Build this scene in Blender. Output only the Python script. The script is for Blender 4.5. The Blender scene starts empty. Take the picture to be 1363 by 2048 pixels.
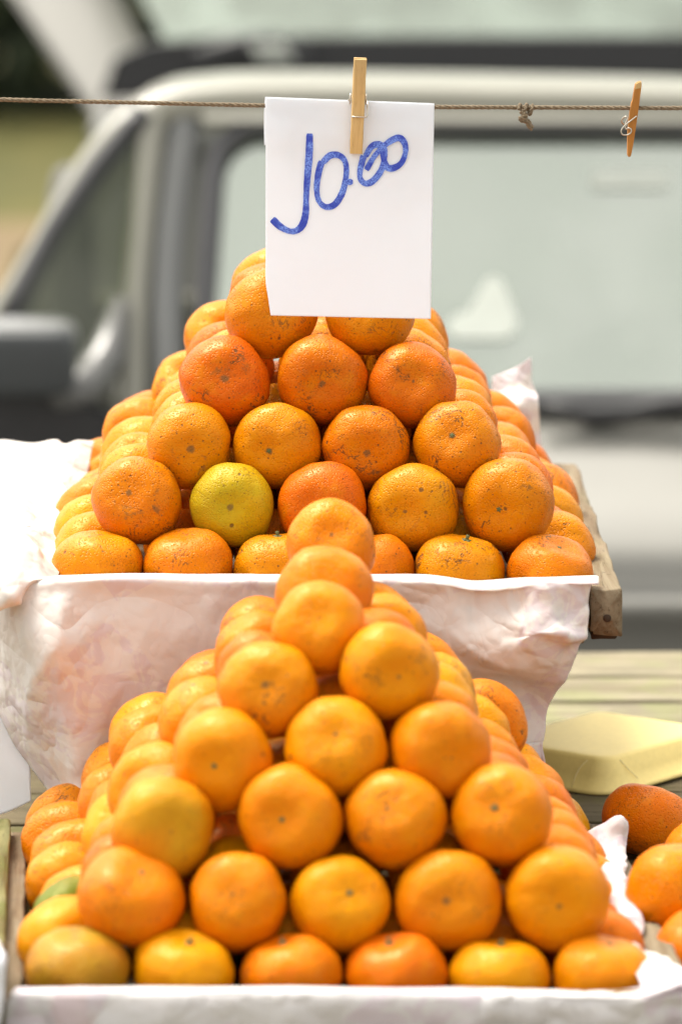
import bpy, bmesh, math, random
from mathutils import Vector, Matrix, Euler, noise
R = random.Random(7)
S = bpy.context.scene
col = S.collection

# ------------------------------------------------------------------ camera, light, exposure
FPX = 9850.0                    # focal length in pixels of the 1363x2048 frame
HC = 1.70
PITCH = math.atan(1624 / FPX)
YAW = math.atan(166.5 / FPX)
cd = bpy.data.cameras.new('camera'); cam = bpy.data.objects.new('camera', cd); col.objects.link(cam)
cam.location = (0, 0, HC)
cam.rotation_euler = (math.pi / 2 - PITCH, 0, -YAW)
cd.sensor_fit = 'VERTICAL'; cd.sensor_height = 36; cd.lens = FPX / 2048 * 36
cd.clip_start = 0.1; cd.clip_end = 2000
cd.dof.use_dof = True; cd.dof.focus_distance = 4.16; cd.dof.aperture_fstop = 4.4
S.camera = cam

W_ = bpy.data.worlds.new('World'); S.world = W_; W_.use_nodes = True
wn = W_.node_tree.nodes; wl = W_.node_tree.links
bg = wn['Background']
sky = wn.new('ShaderNodeTexSky'); sky.sky_type = 'NISHITA'; sky.sun_disc = False
SUN_EL = math.radians(65); SUN_AZ = math.radians(-52)      # azimuth from +Y, negative = to the left
sky.sun_elevation = SUN_EL; sky.sun_rotation = SUN_AZ
sky.dust_density = 4.0; sky.air_density = 1.0
hs = wn.new('ShaderNodeHueSaturation'); hs.inputs['Saturation'].default_value = 0.12
wm = wn.new('ShaderNodeMixRGB'); wm.blend_type = 'MULTIPLY'; wm.inputs[0].default_value = 1; wm.inputs[2].default_value = (1.0, .965, .90, 1)   # warm thin overcast
wl.new(sky.outputs[0], hs.inputs['Color']); wl.new(hs.outputs[0], wm.inputs[1]); wl.new(wm.outputs[0], bg.inputs['Color'])
bg.inputs['Strength'].default_value = 0.145
sd = bpy.data.lights.new('sun', 'SUN'); sun = bpy.data.objects.new('sun', sd); col.objects.link(sun)
sd.energy = 1.5; sd.angle = math.radians(28); sd.color = (1.0, 0.94, 0.84)
sdir = Vector((math.sin(SUN_AZ) * math.cos(SUN_EL), math.cos(SUN_AZ) * math.cos(SUN_EL), math.sin(SUN_EL)))
sun.rotation_euler = sdir.to_track_quat('Z', 'Y').to_euler()
S.view_settings.view_transform = 'Standard'; S.view_settings.look = 'None'
S.view_settings.gamma = 1; S.view_settings.use_curve_mapping = False
S.view_settings.exposure = 1.42

S.cycles.use_denoising = True
S.cycles.max_bounces = 8; S.cycles.transparent_max_bounces = 12

# ------------------------------------------------------------------ helpers
_f = Vector((math.sin(YAW) * math.cos(PITCH), math.cos(YAW) * math.cos(PITCH), -math.sin(PITCH)))
_r = Vector((math.cos(YAW), -math.sin(YAW), 0)); _u = _r.cross(_f)
def W(px, py, Y):
    """the point of the place seen at photo position (px,py) at distance Y down the market"""
    d = _f * FPX + _r * (px - 681.5) + _u * (1024 - py)
    return Vector((0, 0, HC)) + d * (Y / d.y)
def WZ(px, py, z):
    d = _f * FPX + _r * (px - 681.5) + _u * (1024 - py)
    return Vector((0, 0, HC)) + d * ((z - HC) / d.z)

def tag(o, label=None, cat=None, group=None, kind=None):
    if label: o['label'] = label
    if cat: o['category'] = cat
    if group: o['group'] = group
    if kind: o['kind'] = kind
    return o
def link(name, me, mat=None, parent=None, loc=None):
    o = bpy.data.objects.new(name, me); col.objects.link(o)
    if mat is not None and me is not None and not me.materials: me.materials.append(mat)
    if parent is not None: o.parent = parent
    if loc is not None: o.location = loc
    return o
def empty(name, loc=(0, 0, 0)):
    o = bpy.data.objects.new(name, None); col.objects.link(o); o.location = loc; o.empty_display_size = .05
    return o
def put(o, parent):
    """parent o keeping its world coordinates (mesh built in world space)"""
    o.parent = parent; o.matrix_parent_inverse = Matrix.Translation(-Vector(parent.location)) if parent.rotation_euler.to_quaternion().angle < 1e-6 else parent.matrix_basis.inverted()
    return o
def mesh(name, verts, faces, smooth=True):
    me = bpy.data.meshes.new(name); me.from_pydata([tuple(v) for v in verts], [], faces); me.update()
    if smooth: me.polygons.foreach_set('use_smooth', [True] * len(me.polygons))
    return me
def bm_mesh(name, bm, smooth=False):
    me = bpy.data.meshes.new(name); bmesh.ops.recalc_face_normals(bm, faces=bm.faces[:]); bm.to_mesh(me); bm.free()
    if smooth: me.polygons.foreach_set('use_smooth', [True] * len(me.polygons))
    return me
def catmull(P, n):
    """resample a list of Vectors"""
    out = []; m = len(P)
    for i in range(n):
        t = i / (n - 1) * (m - 1); k = min(int(t), m - 2); u = t - k
        p0 = P[k - 1] if k > 0 else P[k] * 2 - P[k + 1]
        p1, p2 = P[k], P[k + 1]
        p3 = P[k + 2] if k + 2 < m else p2 * 2 - p1
        out.append(0.5 * ((2 * p1) + (p2 - p0) * u + (2 * p0 - 5 * p1 + 4 * p2 - p3) * u * u + (3 * p1 - p0 - 3 * p2 + p3) * u ** 3))
    return out
def net(name, rows, nu, nv, disp=None, thick=0.0003):
    """smooth sheet through a net of control points, with thickness"""
    rr = [catmull([Vector(p) for p in r], nu) for r in rows]
    cols = [catmull([rr[j][i] for j in range(len(rr))], nv) for i in range(nu)]
    V = []
    for j in range(nv):
        for i in range(nu):
            V.append(cols[i][j])
    if disp:
        N = []
        for j in range(nv):
            for i in range(nu):
                a = V[j * nu + min(i + 1, nu - 1)] - V[j * nu + max(i - 1, 0)]
                b = V[min(j + 1, nv - 1) * nu + i] - V[max(j - 1, 0) * nu + i]
                n = a.cross(b); N.append(n.normalized() if n.length > 1e-12 else Vector((0, -1, 0)))
        V = [v + n * disp(v, (k % nu) / (nu - 1), (k // nu) / (nv - 1)) for k, (v, n) in enumerate(zip(V, N))]
    F = [(j * nu + i, j * nu + i + 1, (j + 1) * nu + i + 1, (j + 1) * nu + i) for j in range(nv - 1) for i in range(nu - 1)]
    me = mesh(name, V, F)
    if thick:
        nn = [v.normal.copy() for v in me.vertices]; n0 = len(V)
        V = V + [v - n * thick for v, n in zip(V, nn)]
        F = F + [tuple(i + n0 for i in q[::-1]) for q in F]
        rim = [i for i in range(nu)] + [j * nu + nu - 1 for j in range(1, nv)] + [(nv - 1) * nu + i for i in range(nu - 2, -1, -1)] + [j * nu for j in range(nv - 2, 0, -1)]
        F += [(rim[k], rim[k] + n0, rim[(k + 1) % len(rim)] + n0, rim[(k + 1) % len(rim)]) for k in range(len(rim))]
        bpy.data.meshes.remove(me); me = mesh(name, V, F)
    return me
def tube(pts, r, n=8, closed=False, caps=True):
    """verts, faces of a tube; r number or list"""
    pts = [Vector(p) for p in pts]; m = len(pts); V = []; F = []
    prev = None
    for i, p in enumerate(pts):
        if closed: t = pts[(i + 1) % m] - pts[i - 1]
        else: t = pts[min(i + 1, m - 1)] - pts[max(i - 1, 0)]
        t.normalize()
        if prev is None:
            a = Vector((0, 0, 1)) if abs(t.z) < .9 else Vector((1, 0, 0)); a = (a - t * a.dot(t)).normalized()
        else:
            a = prev - t * prev.dot(t); a.normalize()
        prev = a; b = t.cross(a); rr = r[i] if isinstance(r, (list, tuple)) else r
        for k in range(n):
            w = 2 * math.pi * k / n; V.append(p + (a * math.cos(w) + b * math.sin(w)) * rr)
    for i in range(m if closed else m - 1):
        for k in range(n):
            j = (i + 1) % m
            F.append((i * n + k, i * n + (k + 1) % n, j * n + (k + 1) % n, j * n + k))
    if caps and not closed:
        F.append(tuple(range(n))[::-1]); F.append(tuple((m - 1) * n + k for k in range(n)))
    return V, F
def join(parts):
    V = []; F = []
    for v, f in parts:
        o = len(V); V += v; F += [tuple(i + o for i in q) for q in f]
    return V, F
def box_bm(bm, x0, x1, y0, y1, z0, z1):
    vs = [bm.verts.new((x, y, z)) for x in (x0, x1) for y in (y0, y1) for z in (z0, z1)]
    for q in ((0, 1, 3, 2), (4, 6, 7, 5), (0, 4, 5, 1), (2, 3, 7, 6), (0, 2, 6, 4), (1, 5, 7, 3)):
        bm.faces.new([vs[i] for i in q])
def rough_board(name, L, Wd, H, seed, nL=60, rough=0.0012, bev=0.0025, chip=0.0):
    """board centred at origin, length along Y, worn edges"""
    nW, nH = 6, 6
    prof = []
    hw, hh = Wd / 2, H / 2
    k = 4
    for (sx, sz, a0) in ((1, 1, 0), (-1, 1, 90), (-1, -1, 180), (1, -1, 270)):
        for q in range(k):
            a = math.radians(a0 + 90 * q / (k - 1))
            prof.append((sx * (hw - bev) + bev * math.cos(a), sz * (hh - bev) + bev * math.sin(a)))
    # densify
    P = []
    m = len(prof)
    for i in range(m):
        a = prof[i]; b = prof[(i + 1) % m]; d = math.hypot(a[0] - b[0], a[1] - b[1]); s = max(1, int(d / 0.006))
        for q in range(s): P.append((a[0] + (b[0] - a[0]) * q / s, a[1] + (b[1] - a[1]) * q / s))
    V = []; F = []; m = len(P)
    ys = [-L / 2 + L * j / nL for j in range(nL + 1)]
    for j, y in enumerate(ys):
        for (x, z) in P:
            n = noise.noise(Vector((x * 60 + seed, y * 12, z * 60))) * rough + noise.noise(Vector((x * 200 + seed, y * 40, z * 200))) * rough * .5
            e = 1 + 2 * (abs(x) > hw - bev) * (abs(z) > hh - bev)
            c = 0
            if chip: c = max(0, noise.noise(Vector((x * 30, y * 30 + seed, z * 30))) - .2) * chip * (abs(y) > L / 2 - .05)
            l = math.hypot(x, z); g = 1 + (n * e - c) / max(l, .004)
            ye = y + (noise.noise(Vector((x * 90, seed, z * 90))) * .003 if abs(abs(y) - L / 2) < 1e-6 else 0)
            V.append((x * g, ye, z * g))
    for j in range(nL):
        for i in range(m):
            F.append((j * m + i, j * m + (i + 1) % m, (j + 1) * m + (i + 1) % m, (j + 1) * m + i))
    for j, rev in ((0, False), (nL, True)):
        c = len(V); V.append((0, ys[j], 0))
        for i in range(m):
            q = (j * m + i, j * m + (i + 1) % m, c)
            F.append(q if rev else q[::-1])
    return mesh(name, V, F)

# ------------------------------------------------------------------ materials
class NT:
    def __init__(s, name):
        s.m = bpy.data.materials.new(name); s.m.use_nodes = True; s.t = s.m.node_tree; s.n = s.t.nodes; s.l = s.t.links
        s.b = s.n['Principled BSDF']; s.out = s.n['Material Output']
    def new(s, ty, **k):
        n = s.n.new('ShaderNode' + ty)
        for a, v in k.items(): setattr(n, a, v)
        return n
    def set(s, node, **k):
        for a, v in k.items():
            a = a.replace('_', ' ')
            if hasattr(v, 'is_linked') or isinstance(v, bpy.types.NodeSocket): s.l.new(v, node.inputs[a])
            else: node.inputs[a].default_value = v
        return node
    def P(s, **k): return s.set(s.b, **k)
    def math(s, op, a, b=None, c=None, clamp=False):
        n = s.new('Math', operation=op); n.use_clamp = clamp
        for i, v in enumerate((a, b, c)):
            if v is None: continue
            if isinstance(v, (int, float)): n.inputs[i].default_value = v
            else: s.l.new(v, n.inputs[i])
        return n.outputs[0]
    def mix(s, fac, a, b, blend='MIX'):
        n = s.new('MixRGB', blend_type=blend)
        for i, v in zip((0, 1, 2), (fac, a, b)):
            if isinstance(v, bpy.types.NodeSocket): s.l.new(v, n.inputs[i])
            elif i == 0: n.inputs[0].default_value = v
            else: n.inputs[i].default_value = (*v, 1)
        return n.outputs[0]
    def noise(s, vec, scale, detail=3, rough=.5, dist=0):
        n = s.new('TexNoise'); s.set(n, Scale=scale, Detail=detail, Roughness=rough, Distortion=dist)
        if vec is not None: s.l.new(vec, n.inputs['Vector'])
        return n
    def voro(s, vec, scale, feature='F1'):
        n = s.new('TexVoronoi', feature=feature); s.set(n, Scale=scale)
        if vec is not None: s.l.new(vec, n.inputs['Vector'])
        return n
    def ramp(s, fac, lo, hi, a=0.0, b=1.0):
        n = s.new('MapRange', interpolation_type='SMOOTHSTEP')
        s.l.new(fac, n.inputs[0]); n.inputs[1].default_value = lo; n.inputs[2].default_value = hi; n.inputs[3].default_value = a; n.inputs[4].default_value = b
        return n.outputs[0]
    def bump(s, h, strength, dist, normal=None):
        n = s.new('Bump'); s.set(n, Strength=strength, Distance=dist); s.l.new(h, n.inputs['Height'])
        if normal is not None: s.l.new(normal, n.inputs['Normal'])
        return n.outputs[0]
    def tc(s, which='Object', sc=None):
        o = s.new('TexCoord').outputs[which]
        if sc:
            mp = s.new('Mapping'); s.l.new(o, mp.inputs[0]); mp.inputs['Scale'].default_value = sc; o = mp.outputs[0]
        return o

def mat_fruit():
    t = NT('tangerine_peel')
    oi = t.new('ObjectInfo'); tc = t.new('TexCoord').outputs['Object']
    rnd = t.math('MULTIPLY', oi.outputs['Random'], 37.0)
    comb = t.new('CombineXYZ'); [t.l.new(rnd, comb.inputs[i]) for i in range(3)]
    va = t.new('VectorMath', operation='ADD'); t.l.new(tc, va.inputs[0]); t.l.new(comb.outputs[0], va.inputs[1]); v = va.outputs[0]
    def attr(n):
        a = t.new('Attribute', attribute_type='OBJECT', attribute_name=n); return a.outputs['Fac']
    scar = attr('scar'); green = attr('green')
    base = oi.outputs['Color']
    n1 = t.noise(v, 22, 4, .55)
    c = t.mix(t.ramp(n1.outputs['Fac'], .35, .7, 0, .55), base, t.mix(1, base, (.95, .70, .5), 'MULTIPLY'))
    n1b = t.noise(v, 40, 3, .6)
    c = t.mix(t.ramp(n1b.outputs['Fac'], .5, .72, 0, .25), c, (.66, .30, .005))
    # faint mottling on the scale of the oil glands
    po = t.voro(v, 520)
    c = t.mix(t.ramp(po.outputs['Distance'], .15, .45, .16, 0), c, t.mix(1, c, (.9, .5, .3), 'MULTIPLY'))
    # green / yellow blush
    n2 = t.noise(v, 16, 3, .5)
    gm = t.math('MULTIPLY', green, t.ramp(n2.outputs['Fac'], .25, .62), clamp=True)
    c = t.mix(gm, c, (.33, .31, .012))
    # grey brown russet patches
    n3 = t.noise(v, 34, 8, .72, .6)
    rus = t.math('MULTIPLY', t.ramp(n3.outputs['Fac'], .59, .69), t.math('MULTIPLY', scar, .62), clamp=True)
    c = t.mix(rus, c, (.20, .085, .022))
    # fine scratches: thin ridges of a stretched noise, gated
    n4 = t.noise(v, 70, 4, .6, 1.2)
    rid = t.math('ABSOLUTE', t.math('SUBTRACT', n4.outputs['Fac'], .5))
    gate = t.noise(v, 28, 2, .5)
    scr = t.math('MULTIPLY', t.ramp(rid, .008, .026, 1, 0), t.ramp(gate.outputs['Fac'], .56, .64))
    scr = t.math('MULTIPLY', scr, scar, clamp=True)
    c = t.mix(scr, c, (.13, .05, .015))
    # dark specks of two sizes
    d1 = t.voro(v, 150); sp = t.new('SeparateColor'); t.l.new(d1.outputs['Color'], sp.inputs[0])
    s1 = t.math('MULTIPLY', t.ramp(d1.outputs['Distance'], .10, .17, 1, 0), t.math('GREATER_THAN', t.math('ADD', sp.outputs[0], t.math('MULTIPLY', scar, .32)), .90))
    d2 = t.voro(v, 340); sp2 = t.new('SeparateColor'); t.l.new(d2.outputs['Color'], sp2.inputs[0])
    gate2 = t.noise(v, 45, 2, .5)
    s2 = t.math('MULTIPLY', t.ramp(d2.outputs['Distance'], .14, .25, 1, 0), t.math('GREATER_THAN', t.math('ADD', t.math('MULTIPLY', sp2.outputs[0], gate2.outputs['Fac']), t.math('MULTIPLY', scar, .16)), .47))
    d3 = t.voro(v, 60); sp3 = t.new('SeparateColor'); t.l.new(d3.outputs['Color'], sp3.inputs[0])
    wob = t.noise(v, 260, 3, .6)
    s3 = t.math('MULTIPLY', t.ramp(t.math('ADD', d3.outputs['Distance'], t.math('MULTIPLY', wob.outputs['Fac'], .14)), .15, .21, 1, 0), t.math('GREATER_THAN', t.math('ADD', sp3.outputs[0], t.math('MULTIPLY', scar, .16)), .93))
    spk = t.math('MAXIMUM', t.math('MULTIPLY', s1, .8), t.math('MULTIPLY', s2, .65))
    spk = t.math('MAXIMUM', spk, t.math('MULTIPLY', s3, .8))
    c = t.mix(t.math('MINIMUM', spk, 1), c, (.10, .042, .016))
    # small scar at the blossom end (both poles)
    sx = t.new('SeparateXYZ'); t.l.new(tc, sx.inputs[0])
    rr = t.math('SQRT', t.math('ADD', t.math('POWER', sx.outputs[0], 2), t.math('POWER', sx.outputs[1], 2)))
    wn_ = t.noise(v, 330, 2)
    rr2 = t.math('ADD', rr, t.math('MULTIPLY', t.math('SUBTRACT', wn_.outputs['Fac'], .5), .004))
    rr3 = t.math('DIVIDE', rr2, t.ramp(oi.outputs['Random'], 0, 1, .5, 1.35))
    c = t.mix(t.ramp(rr3, .0014, .0034, .75, 0), c, (.13, .075, .03))
    # bump
    lum = t.noise(v, 75, 2, .5)
    b1 = t.bump(lum.outputs['Fac'], .35, .0028)
    b2 = t.bump(t.ramp(po.outputs['Distance'], .05, .5), .55, .0010, b1)
    b3 = t.bump(t.math('SUBTRACT', 1.0, spk), .5, .0006, b2)
    t.P(Base_Color=c, Roughness=t.ramp(n1.outputs['Fac'], .3, .7, .30, .42), Normal=b3, Subsurface_Weight=.03, Subsurface_Scale=.004)
    t.b.inputs['Subsurface Radius'].default_value = (1.0, .35, .08)
    t.b.inputs['Specular IOR Level'].default_value = .34; t.b.inputs['Specular Tint'].default_value = (1, .76, .36, 1)
    return t.m
def mat_simple(name, c, rough=.5, metal=0, bumps=None, vary=.15, scale=30):
    t = NT(name); v = t.tc()
    n = t.noise(v, scale, 4, .6)
    cc = t.mix(t.ramp(n.outputs['Fac'], .3, .7, 0, vary), c, tuple(x * .45 for x in c))
    t.P(Base_Color=cc, Roughness=rough, Metallic=metal)
    if bumps: t.P(Normal=t.bump(n.outputs['Fac'], *bumps))
    return t.m
def mat_paper(name, c, prints=0.0, trans=.35, pr=(.62, .36, .55), pr2=(.66, .36, .26), bumpd=.002):
    t = NT(name); v = t.tc()
    cc = t.mix(0, c, c)
    if prints:
        wv = t.noise(v, 13, 2, .5, .4)
        vo = t.voro(v, 11); sp = t.new('SeparateColor'); t.l.new(vo.outputs['Color'], sp.inputs[0])
        gate = t.ramp(sp.outputs[0], .52, .56)
        inner = t.noise(v, 34, 5, .62, 1.6)
        pat = t.math('MULTIPLY', gate, t.ramp(inner.outputs['Fac'], .44, .53))
        cc = t.mix(t.math('MULTIPLY', pat, prints), cc, pr)
        g3 = t.ramp(sp.outputs[1], .62, .66)
        st = t.noise(v, 22, 4, .55, 1.0)
        cc = t.mix(t.math('MULTIPLY', t.math('MULTIPLY', g3, t.ramp(st.outputs['Fac'], .42, .60)), prints * .7), cc, pr2)
        # big printed blotches with hard edge
        n6 = t.noise(v, 7, 2, .4, .3)
        cc = t.mix(t.ramp(n6.outputs['Fac'], .57, .60, 0, prints * .15), cc, pr2)
        li = t.noise(v, 60, 3, .5, 2.5)
        rid = t.math('ABSOLUTE', t.math('SUBTRACT', li.outputs['Fac'], .5))
        cc = t.mix(t.math('MULTIPLY', t.ramp(rid, .004, .014, prints * .5, 0), t.ramp(wv.outputs['Fac'], .5, .58)), cc, pr)
    n = t.noise(v, 55, 6, .6)
    cre = t.voro(v, 17, 'DISTANCE_TO_EDGE')
    b = t.bump(n.outputs['Fac'], .25, bumpd)
    if prints:
        f1 = t.noise(v, 11, 1.5, .5, .5); f2 = t.noise(v, 27, 1.5, .5, .4); f3 = t.noise(v, 64, 1, .5, .3); g = t.noise(v, 5, 2, .5)
        ab = lambda q: t.math('ABSOLUTE', t.math('SUBTRACT', q.outputs['Fac'], .5))
        hh = t.math('ADD', ab(f1), t.math('MULTIPLY', t.math('ADD', t.math('MULTIPLY', ab(f2), .5), t.math('MULTIPLY', ab(f3), .16)), t.ramp(g.outputs['Fac'], .35, .65, .25, 1)))
        b = t.bump(hh, .8, .028, b)
    t.P(Base_Color=cc, Roughness=.62, Normal=b)
    t.b.inputs['Specular IOR Level'].default_value = .3
    tr = t.new('BsdfTranslucent'); t.l.new(cc, tr.inputs['Color'])
    mx = t.new('MixShader'); mx.inputs[0].default_value = trans
    t.l.new(t.b.outputs[0], mx.inputs[1]); t.l.new(tr.outputs[0], mx.inputs[2]); t.l.new(mx.outputs[0], t.out.inputs[0])
    return t.m
def mat_wood(name, c1, c2, dark=(.05, .035, .02), axis=1, moss=0.0, mossc=(.10, .12, .02), grain=90, bumpd=.0012, speck=.4):
    t = NT(name)
    sc = [grain, grain, grain]; sc[axis] = grain * .07
    v = t.tc('Object', tuple(sc)); v0 = t.tc()
    oi = t.new('ObjectInfo'); rnd = t.math('MULTIPLY', oi.outputs['Random'], 91.0)
    comb = t.new('CombineXYZ'); [t.l.new(rnd, comb.inputs[i]) for i in range(3)]
    va = t.new('VectorMath', operation='ADD'); t.l.new(v, va.inputs[0]); t.l.new(comb.outputs[0], va.inputs[1]); v = va.outputs[0]
    vb = t.new('VectorMath', operation='ADD'); t.l.new(v0, vb.inputs[0]); t.l.new(comb.outputs[0], vb.inputs[1]); v0 = vb.outputs[0]
    g = t.noise(v, 1.0, 6, .65, .5)
    g2 = t.noise(v, 3.5, 4, .7, .3)
    c = t.mix(t.ramp(g.outputs['Fac'], .3, .7), c1, c2)
    big = t.noise(v0, 9, 4, .6)
    c = t.mix(t.ramp(big.outputs['Fac'], .4, .7, 0, .5), c, tuple(x * .55 for x in c1))
    c = t.mix(t.ramp(g2.outputs['Fac'], .58, .72, 0, .75), c, dark)
    sp = t.noise(v0, 75, 4, .7)
    c = t.mix(t.ramp(sp.outputs['Fac'], .60, .70, 0, speck), c, dark)
    if moss:
        mo = t.noise(v0, 14, 4, .6)
        c = t.mix(t.ramp(mo.outputs['Fac'], .48, .66, 0, moss), c, mossc)
    h = t.math('ADD', g.outputs['Fac'], t.math('MULTIPLY', g2.outputs['Fac'], .6))
    t.P(Base_Color=c, Roughness=.82, Normal=t.bump(h, .7, bumpd))
    t.b.inputs['Specular IOR Level'].default_value = .25
    return t.m

M = {}
M['fruit'] = mat_fruit()
M['calyx'] = mat_simple('calyx_green_brown', (.10, .11, .03), .7)
M['tissue'] = mat_paper('printed_tissue_paper', (.87, .83, .79), .26, .34, (.66, .50, .66), (.72, .56, .50))
M['tissue_white'] = mat_paper('pale_tissue_paper', (.84, .82, .82), .22, .30)
M['white_paper'] = mat_paper('white_writing_paper', (.91, .94, .985), 0, .36, bumpd=.0008)
M['tray_wood'] = mat_wood('weathered_tray_wood', (.27, .22, .145), (.15, .10, .055), (.045, .028, .016), moss=.15)
M['tray_wood_x'] = mat_wood('weathered_tray_wood_end', (.32, .23, .13), (.18, .11, .05), (.04, .025, .012), axis=0, moss=.1)
M['moss_wood'] = mat_wood('mossy_tray_wood', (.22, .20, .08), (.12, .11, .04), (.03, .03, .015), moss=.7)
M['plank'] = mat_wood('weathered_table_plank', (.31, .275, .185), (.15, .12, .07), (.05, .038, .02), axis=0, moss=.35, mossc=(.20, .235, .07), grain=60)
M['plank_dark'] = mat_wood('shaded_table_plank', (.17, .135, .075), (.09, .07, .035), (.03, .022, .012), axis=0, moss=.35, mossc=(.13, .14, .02), grain=60)  # darker tone puts the shade on the near planks into their colour
M['pin_wood'] = mat_wood('clothes_peg_beech', (.70, .48, .22), (.60, .38, .15), (.30, .17, .06), axis=2, grain=300, bumpd=.0002, speck=.12)
M['pin_wood_dark'] = mat_wood('clothes_peg_varnished', (.50, .22, .05), (.42, .17, .035), (.25, .10, .03), axis=2, grain=250, bumpd=.0002, speck=.1)
M['wire'] = mat_simple('galvanised_spring_wire', (.62, .58, .5), .28, 1, vary=.4)
M['rust'] = mat_simple('rusty_nail', (.06, .035, .02), .75, .3)
M['twine'] = mat_simple('grey_brown_twine', (.25, .19, .12), .9, 0, (.6, .001), vary=.8, scale=500)
M['black'] = mat_simple('black_plastic', (.022, .022, .024), .45)
M['rubber'] = mat_simple('window_rubber', (.075, .075, .08), .6)
M['foam'] = mat_simple('yellow_polystyrene', (.97, .77, .28), .55, 0, (.25, .0008), vary=.10, scale=200)

def mat_ink():
    t = NT('blue_marker_ink'); v = t.tc()
    st = t.noise(v, 900, 3, .7); bl = t.noise(v, 90, 2, .5)
    a = t.math('MULTIPLY', t.ramp(st.outputs['Fac'], .36, .60), t.ramp(bl.outputs['Fac'], .35, .58, .15, 1.0))
    c = t.mix(a, (.010, .03, .42), (.20, .34, .86))
    t.P(Base_Color=c, Roughness=.6)
    return t.m
M['ink'] = mat_ink()
def mat_paint(name, c, rough=.35, coat=.5):
    t = NT(name); v = t.tc(); n = t.noise(v, 6, 4, .6)
    t.P(Base_Color=t.mix(t.ramp(n.outputs['Fac'], .35, .7, 0, .18), c, tuple(x * .7 for x in c)), Roughness=rough, Coat_Weight=coat, Coat_Roughness=.12)
    return t.m
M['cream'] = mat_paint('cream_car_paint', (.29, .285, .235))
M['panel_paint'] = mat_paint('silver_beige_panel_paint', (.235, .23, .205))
M['silver'] = mat_paint('silver_grey_car_paint', (.17, .175, .17), .35)
def mat_glass(name, refl=.45, tint=(.75, .8, .76), dirt=(.42, .47, .44), dust_sheen_f=.35):
    t = NT(name)
    gl = t.new('BsdfGlossy'); gl.inputs['Roughness'].default_value = .04; gl.inputs['Color'].default_value = (.88, .93, .84, 1)
    tr = t.new('BsdfTransparent'); tr.inputs['Color'].default_value = (*tint, 1)
    df = t.new('BsdfDiffuse'); df.inputs['Color'].default_value = (*dirt, 1)  # dirt is the film's colour, for the dust and the painted-in soft reflections
    dn = t.noise(t.tc(), 4.5, 2, .5, .3)          # uneven dust film, its pale blotches painting in soft reflections
    m1 = t.new('MixShader'); t.l.new(t.ramp(dn.outputs['Fac'], .38, .66, dust_sheen_f * .6, min(1, dust_sheen_f * 2.8)), m1.inputs[0]); t.l.new(tr.outputs[0], m1.inputs[1]); t.l.new(df.outputs[0], m1.inputs[2])
    m2 = t.new('MixShader'); m2.inputs[0].default_value = refl; t.l.new(m1.outputs[0], m2.inputs[1]); t.l.new(gl.outputs[0], m2.inputs[2])
    t.l.new(m2.outputs[0], t.out.inputs[0]); t.n.remove(t.b)
    return t.m
M['glass_big'] = mat_glass('dusty_sheen_window_glass', .52, (.74, .8, .74), (.42, .46, .41), .20)
M['glass_door'] = mat_glass('door_window_glass', .045, (.62, .64, .55), (.3, .3, .27), .03)
M['glass_back'] = mat_glass('rear_vehicle_glass', .20, (.5, .56, .5), (.2, .25, .21), .3)
M['seat'] = mat_simple('grey_seat_cloth', (.16, .16, .15), .9)
M['lining'] = mat_simple('pale_interior_trim', (.42, .44, .40), .8)
M['tyre'] = mat_simple('tyre_rubber', (.02, .02, .02), .8)
M['rim'] = mat_simple('steel_rim', (.5, .5, .5), .35, .9)

# ------------------------------------------------------------------ the setting
def mat_ground(name, c1, c2, scale):
    t = NT(name); v = t.tc()
    n = t.noise(v, scale, 6, .65); n2 = t.noise(v, scale * .08, 3, .5)
    c = t.mix(t.ramp(n.outputs['Fac'], .3, .7), c1, c2)
    c = t.mix(t.ramp(n2.outputs['Fac'], .35, .7, 0, .4), c, tuple(x * .6 for x in c1))
    t.P(Base_Color=c, Roughness=.9, Normal=t.bump(n.outputs['Fac'], .4, .01))
    return t.m
def sheet(name, x0, x1, y0, y1, z, m):
    me = mesh(name, [(x0, y0, z), (x1, y0, z), (x1, y1, z), (x0, y1, z)], [(0, 1, 2, 3)], False)
    return tag(link(name, me, m), kind='structure')
sheet('ground', -600, 600, -600, 900, -.158, mat_ground('grass_ground', (.055, .06, .008), (.105, .09, .014), 3))
sheet('road', -60, 60, 5.6, 15.2, -.150, mat_ground('asphalt', (.05, .05, .05), (.075, .073, .07), 40))
sheet('dirt_path', -60, 60, 15.2, 17.6, -.146, mat_ground('dry_earth', (.20, .145, .07), (.16, .11, .055), 10))
bm = bmesh.new(); box_bm(bm, -40, 40, -8, 5.5, -.15, 0)
tag(link('pavement', bm_mesh('pavement', bm), mat_ground('concrete_paving', (.26, .25, .23), (.20, .195, .18), 12)), kind='structure')
bm = bmesh.new(); box_bm(bm, -40, 40, 5.502, 5.64, -.152, .004)
tag(link('kerb', bm_mesh('kerb', bm), mat_ground('kerb_stone', (.33, .32, .30), (.27, .26, .25), 20)), kind='structure')

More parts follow.
